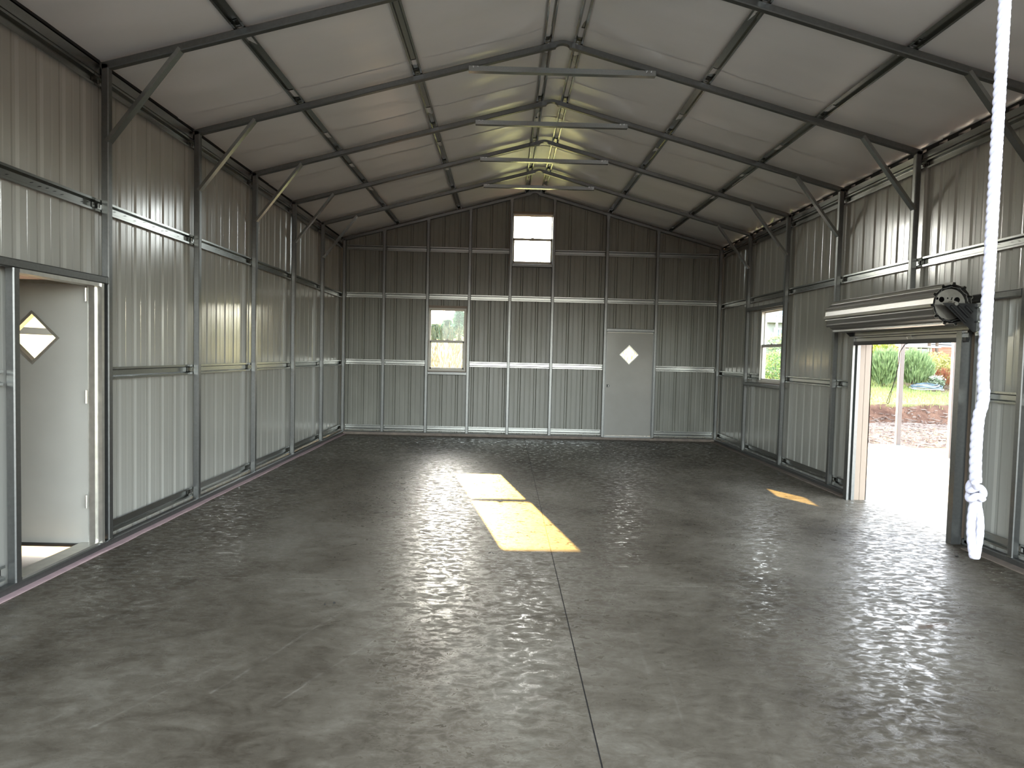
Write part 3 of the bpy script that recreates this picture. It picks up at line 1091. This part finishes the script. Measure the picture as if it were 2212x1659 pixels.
def roll_door(name, label, axis, length, R, side, curtain_z, ctx, full=True):
    """built along local +y from 0 to length, wall towards local +x; returns root"""
    r = thing(name, label, 'roll-up door', axis, kind='structure')
    T = lambda x, y, z: (x, y, z)
    # rolled curtain: spiral shell with ribs
    mb = MB()
    ring = rib_ring(R - .016, 11, .019)
    y0, y1 = 0, length
    mb.loops([[T(rr * math.cos(a), yy, rr * math.sin(a)) for rr, a in ring] for yy in (y0, y1)], cap=False)
    ring2 = rib_ring(R - .040, 12, .007, .25)
    mb.loops([[T(rr * math.cos(a), yy, rr * math.sin(a)) for rr, a in ring2] for yy in (y0 + .004, y1 - .004)], cap=False)
    cr = mb.build('curtain_roll', M['curtain'], r, solid=.0022)
    mb = MB()
    for yy, s_ in ((y0, 1), (y1, -1)):
        mb.loops([[T(rr * math.cos(a), yy + d, rr * math.sin(a)) for rr, a in ring] for d in (-.004 * s_, .012 * s_)], cap=False)
    mb.build('edge_strip', M['rubber'] if False else M['drum'], cr, solid=.003)
    # drum discs
    hs = [circ(-.075, .040, .024), circ(.060, .038, .026), circ(-.022, .052, .007, 10), circ(-.115, .048, .012, 12),
          [(.004, .036), (.014, .036), (.022, .062), (.012, .062)]]
    plate('drum_disc', circ(0, 0, R - .052, 40), hs, .004, M['drum'], r, (0, .030, 0), (1, 0, 0), (0, 0, 1))
    plate('drum_disc', circ(0, 0, R - .052, 40), hs, .004, M['drum'], r, (0, length - .030, 0), (1, 0, 0), (0, 0, 1))
    mb = MB()
    mb.tubepath([(0, -.06, 0), (0, length + .06, 0)], .0165, 14)
    mb.tubepath([(0, -.03, 0), (0, .034, 0)], .026, 14)
    mb.build('axle', M['drum'], r)
    # hanging curtain below the roll
    xc = R - .012
    zb = curtain_z
    mb = MB()
    prof = []
    z = 0.0
    while z > zb + .045:
        prof += [(z, 0), (z - .052, 0), (z - .060, .010), (z - .074, .010), (z - .082, 0)]
        z -= .083
    prof = [p for p in prof if p[0] > zb + .03] + [(zb + .03, 0)]
    mb.loops([[T(xc - d, yy, zz) for zz, d in prof] for yy in (.02, length - .02)], cap=False, close=False)
    mb.build('curtain', M['curtain'], r, solid=.002)
    mb = MB()
    mb.box(xc - .022, xc + .012, .02, length - .02, zb + .012, zb + .042)
    bbx = mb.build('bottom_bar', M['dark'], r)
    MB().box(xc - .018, xc + .006, .02, length - .02, zb, zb + .012).build('bottom_seal', M['rubber'], bbx)
    # brackets
    for yy in (-.045, length + .035):
        q = plate('bracket', [(-.11, .005), (.20, .005), (.20, -.24), (.165, -.24)], [], .005, M['dark'], r, (0, yy + .005, 0), (1, 0, 0), (0, 0, 1))
        mb = MB()
        for k in range(3):
            a = Vector((-.045 + .065 * k, yy - .005, -.018 - .0 * k))
            b = a + Vector((.155 - .035 * k, 0, -.150 + .035 * k)) * (.95 - .12 * k)
            mb.tubepath([a, a + (b - a) * .03, b - (b - a) * .03, b], [.004, .012, .012, .004], 8)
        mb.build('rib', M['dark'], q)
        mb = MB()
        mb.box(.192, .245, yy - .045 if yy < 0 else yy - .01, yy + .012 if yy < 0 else yy + .05, -.27, .010)
        mb.build('mount_plate', M['mount'], q)
        mb = MB()
        for (bx_, bz) in ((.217, -.03), (.217, -.15), (.217, -.24)):
            mb.tubepath([(.18, yy - .025, bz), (.193, yy - .025, bz)], .009, 6)
        mb.build('bolt', M['hat'], q)
    return r


RX, RY, RZ, RR, RL = 3.360, 5.735, 2.125, .186, 1.925
d3 = roll_door('door_3', 'rolled-up steel roll-up door over the side opening', (RX, RY, RZ), RL, RR, 1, 1.800 - RZ, None)
# guides and beige jamb trim (in the root's local frame)
for (y0, y1, yj0, yj1) in ((5.800, 5.868, 5.846, 5.868), (7.614, 7.690, 7.622, 7.640)):
    f = MB()
    f.box(3.505 - RX, 3.530 - RX, y0 - RY, y1 - RY, -RZ, 1.90 - RZ)
    f.box(3.560 - RX, 3.596 - RX, y0 - RY, y1 - RY, -RZ, 1.90 - RZ)
    b0, b1 = (y0, y0 + .02) if y0 < 6 else (y1 - .02, y1)
    f.box(3.530 - RX, 3.560 - RX, b0 - RY, b1 - RY, -RZ, 1.90 - RZ)
    f.build('guide_track', M['tube'], d3)
for (yj0, yj1) in ((5.850, 5.872), (7.618, 7.640)):
    f = MB()
    f.box(3.597 - RX, 3.655 - RX, yj0 - RY, yj1 - RY, -RZ + .001, 1.862 - RZ)
    f.build('jamb_trim', M['beige'], d3)
    f = MB()
    f.box(3.659 - RX, 3.735 - RX, yj0 - RY, yj1 - RY, -RZ + .001, 1.862 - RZ)
    f.box(3.725 - RX, 3.735 - RX, (yj0 - .08 if yj0 < 6 else yj0) - RY, (yj1 if yj0 < 6 else yj1 + .08) - RY, -RZ + .001, 1.92 - RZ)
    f.build('jamb_trim', M['beige'], d3)
f = MB()
f.box(3.597 - RX, 3.735 - RX, 5.872 - RY, 7.618 - RY, 1.850 - RZ, 1.872 - RZ)
f.build('head_trim', M['beige'], d3)
f = MB()
f.tubepath([(3.515 - RX, 6.60 - RY, 1.845 - RZ), (3.505 - RX, 6.60 - RY, 1.872 - RZ), (3.505 - RX, 6.53 - RY, 1.878 - RZ), (3.515 - RX, 6.52 - RY, 1.845 - RZ)], .005, 6)
f.build('lift_handle', M['alu'], d3)

d4 = roll_door('door_4', 'large roll-up door above the front opening behind the camera', (0, 0, 0), 5.75, RR, 1, -.335, None)
d4.rotation_euler = (0, 0, PI / 2 + PI)
d4.location = (-2.875, 0.875, 3.56)

# dark pull cord hanging from the side roll-up door
f = MB()
pts = [(3.52, 6.56, 1.812), (3.49, 6.60, 1.79), (3.45, 6.608, 1.72), (3.45, 6.625, 1.58), (3.45, 6.66, 1.46), (3.45, 6.705, 1.36), (3.45, 6.722, 1.325)]
f.tubepath(pts, .0042, 6)
loop = [(3.45, 6.722, 1.325), (3.45, 6.728, 1.30), (3.45, 6.733, 1.27), (3.45, 6.752, 1.225), (3.45, 6.758, 1.195), (3.45, 6.775, 1.182), (3.45, 6.795, 1.195), (3.45, 6.79, 1.215), (3.45, 6.765, 1.255), (3.45, 6.745, 1.30), (3.45, 6.728, 1.322)]
f.tubepath(loop, .0036, 6)
tag(f.build('pull_cord', M['cord'], None, True), 'thin dark pull cord looped below the side roll-up door', 'cord')


# ------------------------------------------------------------------ white rope at the camera
def rope_mesh(pts, r0, step=.0011, seg=22, pitch=.0105, amp=.0016):
    P = [Vector(p) for p in pts]
    # resample (Catmull-Rom)
    dense = []
    for i in range(len(P) - 1):
        a, b, c, d = P[max(i - 1, 0)], P[i], P[i + 1], P[min(i + 2, len(P) - 1)]
        n = max(2, int((c - b).length / step))
        for k in range(n):
            t = k / n
            dense.append(.5 * ((2 * b) + (c - a) * t + (2 * a - 5 * b + 4 * c - d) * t * t + (3 * b - a - 3 * c + d) * t ** 3))
    dense.append(P[-1])
    rings, s, prev = [], 0.0, None
    for i, p in enumerate(dense):
        tg = (dense[min(i + 1, len(dense) - 1)] - dense[max(i - 1, 0)]).normalized()
        if i:
            s += (p - dense[i - 1]).length
        ref = Vector((0, 1, 0)) if prev is None else prev
        u = (ref - tg * ref.dot(tg)).normalized()
        prev = u
        b = tg.cross(u)
        ring = []
        for k in range(seg):
            th = 2 * PI * k / seg
            # interlaced braid: strands lean one way on even lanes and the other way on odd lanes
            lane = th / (2 * PI) * 6
            q = abs((lane % 2) - 1)
            ph = s / pitch + q * .55 + (.5 if int(lane / 2) % 2 else 0)
            hgt = abs(math.sin(PI * ph)) ** .7
            lanev = abs(math.sin(PI * lane / 2)) ** .5
            rr = r0 * (0.78 if i not in (0, len(dense) - 1) else .5) + amp * hgt + amp * .6 * lanev
            ring.append(p + (u * math.cos(th) + b * math.sin(th)) * rr)
        rings.append(ring)
    return MB().loops(rings)


rp = thing('white_rope', 'white braided pull rope with a knotted loop hanging close to the camera', 'rope', (.11, .85, 3.2))
rope = [(.112, .872, 3.235), (.111, .856, 2.9), (.111, .85, 2.5), (.1115, .85, 2.12), (.1115, .85, 2.05), (.111, .85, 1.94), (.1105, .85, 1.82), (.110, .85, 1.73), (.1095, .85, 1.64),
        (.1095, .85, 1.58), (.1115, .85, 1.555), (.1105, .85, 1.54), (.1065, .85, 1.522), (.1055, .85, 1.49), (.106, .85, 1.46), (.1075, .85, 1.438)]
rope_mesh(rope[:4], .0062, step=.004, seg=14).build('upper_rope', M['rope'], rp, True)
rope_mesh(rope[3:], .0062).build('braided_rope', M['rope'], rp, True)
# overhand knot: stacked loops of the same rope
kn = []
cx, cz = .1085, 1.424
for i in range(30):
    t = i / 29 * 2 * PI * 1.75
    kn.append((cx + .0078 * math.cos(t + .6), .85 + .0072 * math.sin(t + .6), cz + .012 - .020 * i / 29 + .004 * math.sin(2 * t)))
rope_mesh(kn, .0050, step=.0012, seg=16, amp=.0006).build('knot', M['rope'], rp, True)
rope_mesh([(.104, .842, 1.432), (.100, .840, 1.438), (.0965, .839, 1.4415)], .0046, step=.0011, seg=14, amp=.0005).build('knot_end', M['rope'], rp, True)
# loop below the knot: two legs side by side meeting in a whipped tip
for sx in (-1, 1):
    leg = [(.1085 + sx * .0020, .85, 1.418), (.1085 + sx * .0028, .85, 1.408), (.1095 + sx * .0052, .85, 1.392), (.1102 + sx * .0058, .85, 1.376), (.1105 + sx * .0048, .85, 1.362), (.1108 + sx * .003, .85, 1.350), (.111 + sx * .0022, .85, 1.343)]
    rope_mesh(leg, .0052, step=.001, seg=20, amp=.0008).build('loop_leg', M['rope'], rp, True)
MB().tubepath([(.1110, .85, 1.357), (.1110, .85, 1.352), (.1110, .85, 1.341), (.1110, .85, 1.3385), (.1110, .85, 1.3375)], [.0055, .0068, .0066, .0056, .002], 16).build('whipped_tip', M['rope'], rp, True)
at_root(rp)

# crumbs on the floor
for (x, y, sz, lb) in ((3.30, 5.42, .012, 'small dark crumb on the floor between the rope and the roll-up door'),
                       (-1.55, 4.13, .008, 'small black crumb on the bare floor, one of a close pair, nearer the cross joint'),
                       (-1.60, 4.10, .006, 'tiny black crumb on the bare floor, smaller one of a close pair')):
    bm = bmesh.new()
    bmesh.ops.create_icosphere(bm, subdivisions=2, radius=sz)
    for v in bm.verts:
        v.co *= 1 + noise.noise(v.co * 120) * .6
        v.co.z = max(-.004, v.co.z * .7)
    me = bpy.data.meshes.new('floor_crumb')
    bm.to_mesh(me)
    bm.free()
    me.materials.append(M['crumb'])
    o = bpy.data.objects.new('floor_crumb', me)
    COL.objects.link(o)
    o.location = (x, y, .004)
    tag(o, lb, 'crumb')

# ------------------------------------------------------------------ outside: ground, slabs
def gz(x, y):
    wob = noise.noise(Vector((x * .25, 3.0, 0))) * .5
    e = y - (18.35 + wob)
    t = max(0, min(1, e / .45))
    z = -.065 + .50 * t * t * (3 - 2 * t)
    if e > 0:
        z += .086 * e
    return z + (noise.noise(Vector((x * 1.3, y * 1.3, 0))) * .03 if y > 13.5 else 0)


xs = [-60, -40, -25, -15, -10, -7, -5, -3, -1, 1, 3] + [3.5 + .4 * i for i in range(60)] + [28, 31, 35, 40, 50, 65]
ys = [-60, -40, -25, -12, -5, -1, 3, 8, 12, 13.6] + [14 + .5 * i for i in range(8)] + [17.8 + .09 * i for i in range(20)] + [19.7 + .5 * i for i in range(24)] + [32, 34, 37, 41, 46, 52, 60, 75, 100]
mb = MB()
turf = []
for yv in ys:
    for xv in xs:
        mb.v.append((xv, yv, gz(xv, yv)))
        wob = noise.noise(Vector((xv * .25, 3.0, 0))) * .5
        e = yv - (18.35 + wob)
        t = 1.0 if e > .42 else 0.0
        if xv > 13.6 and 21.4 < yv < 24.5:
            t = 0.1
        turf.append(t)
nx = len(xs)
for j in range(len(ys) - 1):
    for i in range(nx - 1):
        b = j * nx + i
        mb.f.append((b, b + 1, b + nx + 1, b + nx))
gr = mb.build('ground', M['ground'], None, True)
at = gr.data.attributes.new('turf', 'FLOAT', 'POINT')
at.data.foreach_set('value', turf)
tag(gr, 'red soil yard rising over a cut bank to a grassy garden', 'ground', kind='structure')

sl = thing('ground_slab', 'white sunlit concrete slab outside the roll-up door', 'slab', (5.5, 7, 0), kind='structure')
MB().box(3.715, 7.39, .3, 13.12, -.07, -.004).build('slab', M['apron'], sl)
at_root(sl)
sl = thing('ground_pad', 'concrete pad outside the open walk-in door', 'slab', (-4.6, 5, 0), kind='structure')
MB().box(-6.2, -3.725, 2.5, 8.5, -.07, -.004).build('slab', M['apron'], sl)
at_root(sl)
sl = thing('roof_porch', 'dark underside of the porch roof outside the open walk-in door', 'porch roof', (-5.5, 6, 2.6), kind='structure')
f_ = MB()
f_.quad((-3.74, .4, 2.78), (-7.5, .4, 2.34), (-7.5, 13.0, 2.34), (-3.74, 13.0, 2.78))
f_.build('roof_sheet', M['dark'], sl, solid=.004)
f_ = MB()
f_.quad((-7.48, .45, -.06), (-7.48, 8.3, -.06), (-7.48, 8.3, 2.34), (-7.48, .45, 2.34))
f_.build('shade_side_sheet', M['sheet'], sl, solid=.004)  # unseen porch side, added to shade the open door leaf
f_ = MB()
f_.quad((-7.48, .45, -.06), (-3.74, .45, -.06), (-3.74, .45, 2.77), (-7.48, .45, 2.34))
f_.build('shade_end_sheet', M['sheet'], sl, solid=.004)  # unseen porch end, added to keep front skylight off the door leaf
for x_ in (-4.7, -6.1, -7.45):
    z_ = 2.78 - (-3.74 - x_) * .117
    MB().bar((x_, .4, z_ - .035), (x_, 13.0, z_ - .035)).build('purlin', M['tube'], sl)
for y_ in (.6, 4.0, 8.5, 12.9):
    MB().bar((-7.4, y_, -.06), (-7.4, y_, 2.31), up=(0, 1, 0)).build('post', M['tube'], sl)
MB().bar((-7.4, 8.3, 1.78), (-7.4, 13.0, 1.78), .057, .10).build('rail', M['dark'], sl)
MB().box(-7.50, -7.46, 8.3, 13.0, 2.03, 2.34).build('fascia', M['sheet'], sl)
at_root(sl)
sl = thing('ground_apron', 'concrete apron in front of the shed behind the camera', 'slab', (0, -3, 0), kind='structure')
MB().box(-4.5, 4.5, -8, .345, -.07, -.004).build('slab', M['apron'], sl)
at_root(sl)

# porch posts on the slab edge
for (x, y, lb) in ((7.315, 13.0, 'pale porch post on the far corner of the outside slab'), (7.215, 11.30, 'pale porch post on the slab edge, nearer of the two')):
    r = thing('porch_post', lb, 'post', (x, y, 0), 'porch posts on the outside slab')
    MB().bar((x, y, -.004), (x, y, 2.75), .085, .085, (0, 1, 0), .008).build('shaft', M['post_paint'], r)
    MB().box(x - .07, x + .07, y - .07, y + .07, -.004, .008).build('base_plate', M['tube'], r)
    at_root(r)

# wood chips and twigs over the bare soil
mb = MB()
for i in range(9000):
    x, y = random.uniform(5.0, 15.5), random.uniform(13.2, 18.6)
    if x < 7.42 and y < 13.2:
        continue
    z = gz(x, y) + .008
    a = random.uniform(0, PI)
    ln, wd = random.choice((random.uniform(.04, .12), random.uniform(.1, .4))), random.uniform(.006, .022)
    d = Vector((math.cos(a), math.sin(a), random.uniform(-.12, .2)))
    n_ = Vector((-math.sin(a), math.cos(a), 0))
    c = Vector((x, y, z))
    h = random.uniform(.005, .025)
    i0 = len(mb.v)
    mb.v += [tuple(c - d * ln / 2 - n_ * wd), tuple(c + d * ln / 2 - n_ * wd), tuple(c + d * ln / 2 + n_ * wd), tuple(c - d * ln / 2 + n_ * wd), tuple(c - d * ln / 3 + Vector((0, 0, h))), tuple(c + d * ln / 3 + Vector((0, 0, h)))]
    mb.f += [(i0, i0 + 1, i0 + 5, i0 + 4), (i0 + 2, i0 + 3, i0 + 4, i0 + 5), (i0 + 1, i0 + 2, i0 + 5), (i0 + 3, i0, i0 + 4)]
tag(mb.build('wood_chips', M['twig']), 'pale wood chips and twigs scattered over the red soil', 'wood chips', kind='stuff')

# grass
mb = MB()
for i in range(26000):
    x, y = random.uniform(8.0, 27.0), random.uniform(18.6, 29.0)
    wob = noise.noise(Vector((x * .25, 3.0, 0))) * .5
    if y - (18.35 + wob) < .3:
        continue
    if x > 13.8 and 21.6 < y < 24.3 and random.random() < .8:
        continue
    z = gz(x, y)
    a = random.uniform(0, PI)
    h = random.uniform(.05, .16)
    wd = random.uniform(.006, .016)
    lean = Vector((random.uniform(-.06, .06), random.uniform(-.06, .06), h))
    c = Vector((x, y, z - .01))
    t_ = Vector((math.cos(a), math.sin(a), 0)) * wd
    i0 = len(mb.v)
    mb.v += [tuple(c - t_), tuple(c + t_), tuple(c + lean)]
    mb.f.append((i0, i0 + 1, i0 + 2))
tag(mb.build('grass', M['grass']), 'sunlit short grass on the bank beyond the red soil', 'grass', kind='stuff')


def leaves(n, c, rad, size, m, name, parent, blades=False, seed=0):
    rnd = random.Random(seed)
    mb = MB()
    c = Vector(c)
    for i in range(n):
        while True:
            p = Vector((rnd.uniform(-1, 1), rnd.uniform(-1, 1), rnd.uniform(-1, 1)))
            if .25 < p.length < 1:
                break
        p = p * (p.length ** -.35)
        lump = 1 + .25 * noise.noise(p * 2.2 + Vector((seed, 0, 0)))
        q = c + Vector((p.x * rad[0], p.y * rad[1], p.z * rad[2])) * lump
        if blades:
            d = Vector((p.x * .45 + rnd.uniform(-.2, .2), p.y * .45 + rnd.uniform(-.2, .2), 1)).normalized()
            sd = d.cross(Vector((rnd.uniform(-1, 1), rnd.uniform(-1, 1), .1))).normalized() * size * .07
            l_ = d * size * rnd.uniform(.6, 1.3)
        else:
            d = Vector((rnd.uniform(-1, 1), rnd.uniform(-1, 1), rnd.uniform(-.6, 1))).normalized()
            sd = d.cross(Vector((rnd.uniform(-1, 1), rnd.uniform(-1, 1), rnd.uniform(-1, 1)))).normalized() * size * .32
            l_ = d * size * rnd.uniform(.6, 1.2)
        i0 = len(mb.v)
        mb.v += [tuple(q), tuple(q + l_ * .5 + sd), tuple(q + l_), tuple(q + l_ * .5 - sd)]
        mb.f.append((i0, i0 + 1, i0 + 2, i0 + 3))
    return mb.build(name, m, parent)


def stems(base, c, rad, k, m, parent, seed=0):
    rnd = random.Random(seed)
    mb = MB()
    for i in range(k):
        e = Vector(c) + Vector((rnd.uniform(-.7, .7) * rad[0], rnd.uniform(-.7, .7) * rad[1], rnd.uniform(-.2, .6) * rad[2]))
        b = Vector(base) + Vector((rnd.uniform(-.2, .2) * rad[0], rnd.uniform(-.2, .2) * rad[1], -.05))
        mid = (b + e) / 2 + Vector((0, 0, .1 * rad[2]))
        mb.tubepath([b, mid, e], [.02, .014, .006], 5)
    return mb.build('stem', m, parent)


def shrub(name, label, x, y, w, h, m, n=900, size=.12, blades=False, z0=None, seed=1, flowers=None, depth=None):
    z = gz(x, y) if z0 is None else z0
    r = thing(name, label, 'shrub', (x, y, z), 'garden plants')
    rad = (w / 2, (depth or w) / 2, h / 2)
    stems((x, y, z), (x, y, z + h * .5), rad, 7, M['bark'], r, seed)
    leaves(n, (x, y, z + h * .5), rad, size, m, 'foliage', r, blades, seed)
    if flowers:
        leaves(flowers, (x, y, z + h * .88), (w * .5, (depth or w) * .5, h * .14), .09, M['petal'], 'blossom', r, False, seed + 3)
    at_root(r)
    return r


shrub('leafy_shrub', 'tall lime-green shrub behind the feathery clumps', 13.95, 25.3, 1.35, 1.40, M['lime'], 1500, .16, seed=2)
shrub('feathery_plant', 'soft green feathery clump left of the first porch post', 12.78, 23.0, 1.05, 1.15, M['fern'], 1700, .30, True, seed=3)
shrub('feathery_plant', 'green feathery clump just right of the far porch post', 13.78, 23.0, 1.05, 1.15, M['fern'], 1700, .30, True, seed=4)
shrub('leafy_shrub', 'loose pale yellow shrub below the orange deck', 15.35, 24.3, 1.55, 1.05, M['yellow'], 1300, .13, seed=5)
shrub('leafy_shrub', 'small rust-red shrub below the orange deck', 14.72, 22.9, .70, .62, M['rust'], 700, .14, True, seed=6)
shrub('leafy_shrub', 'bright yellow-green shrub with white blossom by the nearer porch post', 15.45, 22.5, 1.0, .80, M['lime'], 900, .11, seed=7, flowers=260)
shrub('leafy_shrub', 'low grey-green plant between the feathery clump and the rust shrub', 14.30, 22.55, .48, .42, M['sage'], 420, .09, seed=8, flowers=60)
shrub('leafy_shrub', 'low pale ground plant in front of the rust shrub', 14.95, 22.2, .75, .26, M['sage'], 420, .09, seed=9, depth=.4)
shrub('leafy_shrub', 'grey-green bush half hidden behind the beige door jamb', 12.05, 23.4, .75, 1.15, M['sage'], 800, .12, seed=10)
shrub('leafy_shrub', 'yellow shrub growing against the end of the orange deck', 17.6, 26.0, 1.2, .95, M['yellow'], 800, .14, seed=11)
shrub('hedge_bush', 'dark hedge bush seen through the lower sash of the side window', 9.1, 23.4, 1.7, 1.05, M['deep'], 1500, .12, seed=12)
shrub('hedge_bush', 'pale leafy bush below the house, seen through the side window', 10.4, 27.0, 2.6, 1.55, M['sage'], 1700, .16, seed=13)
# weeds right behind the gable wall and trees far behind
shrub('weed_clump', 'pale weeds filling the lower sash of the gable window', -2.35, 19.6, 2.2, 1.75, M['weed'], 1500, .26, True, seed=21)
shrub('weed_clump', 'sparse pale weeds seen through the diamond window of the grey door', 3.1, 21.5, 2.2, 1.1, M['yellow'], 500, .26, True, seed=23)


def conifer(label, x, y, h, w, m, seed, n=1500):
    z = gz(x, y)
    r = thing('garden_tree', label, 'tree', (x, y, z), 'trees beyond the gable wall')
    MB().tubepath([(x, y, z - .1), (x, y, z + h * .5), (x, y, z + h * .97)], [.12, .07, .02], 7).build('trunk', M['bark'], r)
    rnd = random.Random(seed)
    mb = MB()
    for i in range(n):
        t = rnd.random() ** .8
        zz = z + h * (.12 + .88 * t)
        rr = w / 2 * (1 - t) ** .8 * rnd.uniform(.3, 1.05) * (1 + .25 * math.sin(t * 34))
        a = rnd.uniform(0, 2 * PI)
        q = Vector((x + rr * math.cos(a), y + rr * math.sin(a), zz))
        d = Vector((math.cos(a), math.sin(a), rnd.uniform(-.5, .4))).normalized()
        sd = d.cross(Vector((rnd.uniform(-1, 1), rnd.uniform(-1, 1), 1))).normalized() * .07
        l_ = d * rnd.uniform(.15, .35)
        i0 = len(mb.v)
        mb.v += [tuple(q), tuple(q + l_ * .5 + sd), tuple(q + l_), tuple(q + l_ * .5 - sd)]
        mb.f.append((i0, i0 + 1, i0 + 2, i0 + 3))
    mb.build('needles', m, r)
    at_root(r)


conifer('tallest spire-shaped conifer seen through the upper sash of the gable window', -3.35, 41.0, 2.05, .95, M['conifer'], 31)
conifer('shorter conifer beside the tall spire in the gable window', -4.15, 41.5, 1.25, .8, M['conifer'], 32)
conifer('rounded low tree at the middle of the gable window view', -4.95, 42.0, .95, .9, M['sage'], 33)

# hose coil
r = thing('hose_coil', 'pale coiled garden hose lying on the grass edge by the clumps', 'hose', (13.75, 22.2, gz(13.75, 22.2)))
for k, (rad, m) in enumerate(((.52, 'hose'), (.44, 'hose'), (.48, 'hose_blue'), (.38, 'hose'), (.33, 'hose_blue'))):
    pts = []
    for i in range(33):
        a = 2 * PI * i / 32
        x, y = 13.75 + rad * math.cos(a), 22.2 + rad * .8 * math.sin(a)
        pts.append((x, y, gz(x, y) + .05 + .035 * k + .02 * math.sin(3 * a + k)))
    MB().tubepath(pts, .018, 6, False).build('hose_loop', M[m], r, True)
at_root(r)

# ------------------------------------------------------------------ deck, trestle table, house
r = thing('garden_deck', 'raised orange-brown deck front below the white house wall', 'deck', (19, 29, 1.4))
for k in range(5):
    z = 1.88 + k * .098
    MB().box(18.15, 21.2, 29.0 + .01 * (k % 2), 29.04, z, z + .092).build('deck_board', M['deck'], r)
for x in (18.55, 19.3, 20.1, 21.0):
    MB().bar((x, 29.06, gz(x, 29.06) - .05), (x, 29.06, 2.37), .09, .09, (0, 1, 0)).build('post', M['deck'], r)
MB().box(18.1, 21.25, 28.98, 31.6, 2.37, 2.41).build('deck_top', M['deck'], r)
at_root(r)
for (x, lb) in ((18.02, 'brown timber post at the open end of the orange deck'), (18.36, 'brown timber post standing against the corner of the orange deck')):
    r = thing('timber_post', lb, 'post', (x, 28.8, gz(x, 28.8)), 'timber posts by the deck')
    MB().bar((x, 28.8, gz(x, 28.8) - .05), (x, 28.8, 3.6), .10, .10, (0, 1, 0), .01).build('shaft', M['bark'], r)
    MB().box(x - .07, x + .07, 28.73, 28.87, 3.6, 3.64).build('cap', M['white'], r)
    at_root(r)
r = thing('garden_table', 'white trestle table left of the timber posts', 'table', (17.3, 28.2, gz(17.3, 28.2)))
zt_ = gz(17.3, 28.2)
for x in (17.0, 17.65):
    for s_ in (-1, 1):
        MB().bar((x + s_ * .16, 28.2, zt_ - .03), (x + s_ * .05, 28.2, zt_ + 1.05), .06, .06, (0, 1, 0)).build('leg', M['white'], r)
MB().box(16.7, 17.95, 27.9, 28.5, zt_ + 1.05, zt_ + 1.11).build('table_top', M['white'], r)
MB().box(17.0, 17.65, 28.17, 28.23, zt_ + .45, zt_ + .50).build('stretcher', M['white'], r)
at_root(r)

h = thing('garden_house', 'pale two-window house with an arched gable window beyond the garden', 'house', (18, 32, 1.4))
zg = gz(16, 32)
f = MB()
HX0, HX1, HY = 9.6, 26.0, 32.0
z = zg - .2
while z < 5.2:
    f.box(HX0, HX1, HY, HY + .05, z, z + .19)
    f.box(HX0, HX1, HY - .012, HY + .05, z + .15, z + .19)
    z += .19
f.box(HX0, HX1, HY + .05, HY + 6, zg - .2, 5.2)
f.build('siding', M['siding'], h)
f = MB()
f.box(HX0 + .0, HX1, HY - .03, HY + .0, zg - .2, 1.86)
f.build('skirting', M['dark_board'], h)  # darker strip along the foot of the house wall
MB().box(15.8, HX1, HY - .06, HY, 2.44, 2.62).build('band_board', M['white'], h)
f = MB()
for (a, b, c, d_) in ((9.2, 13.6, 13.6, 9.2),):
    f.quad((HX0 - .4, HY - .4, 5.1), (HX1 + .4, HY - .4, 5.1), (HX1 + .4, HY + 3, 7.0), (HX0 - .4, HY + 3, 7.0))
    f.quad((HX0 - .4, HY + 6.4, 5.1), (HX1 + .4, HY + 6.4, 5.1), (HX1 + .4, HY + 3, 7.0), (HX0 - .4, HY + 3, 7.0))
f.build('roof', M['shingle'], h, solid=.08)


def house_win(x0, x1, z0, z1):
    f = MB()
    for (a, b, c, d_) in ((x0 - .07, x1 + .07, z1, z1 + .08), (x0 - .07, x1 + .07, z0 - .08, z0), (x0 - .07, x0, z0, z1), (x1, x1 + .07, z0, z1), ((x0 + x1) / 2 - .025, (x0 + x1) / 2 + .025, z0, z1)):
        f.box(a, b, HY - .06, HY - .012, c, d_)
    q = f.build('window', M['white'], h)
    MB().box(x0, x1, HY - .03, HY - .014, z0, z1).build('pane', M['dark_pane'], q)


house_win(12.52, 12.95, 2.78, 3.14)
house_win(20.2, 21.1, 2.66, 3.6)
house_win(22.2, 23.2, 2.66, 3.6)
arch = [(12.55 + .48 + .48 * math.cos(PI * i / 14), 3.78 + .40 * math.sin(PI * i / 14)) for i in range(15)]
inner = [(12.55 + .48 + .38 * math.cos(PI * i / 14), 3.83 + .30 * math.sin(PI * i / 14)) for i in range(15)]
aw = plate('arched_window', [(a, b) for a, b in arch], [inner], .05, M['white'], h, (0, HY - .012, 0), (1, 0, 0), (0, 0, 1))
plate('pane', inner, [], .012, M['dark_pane'], aw, (0, HY - .016, 0), (1, 0, 0), (0, 0, 1))
MB().box(12.0, 13.6, HY - .5, HY - .012, 3.46, 3.58).build('porch_eave', M['white'], h)
MB().bar((12.42, HY - .45, zg), (12.42, HY - .45, 3.46), .09, .09, (0, 1, 0)).build('porch_post', M['white'], h)
f = MB()
f.box(12.0, 13.6, HY - .48, HY - .44, 2.62, 2.68)
f.box(12.0, 13.6, HY - .48, HY - .44, 2.30, 2.35)
for i in range(9):
    f.box(12.05 + .18 * i, 12.08 + .18 * i, HY - .475, HY - .445, 2.35, 2.62)
f.build('porch_railing', M['white'], h)
at_root(h)

# make parenting of sub-parts keep world positions
bpy.context.view_layer.update()
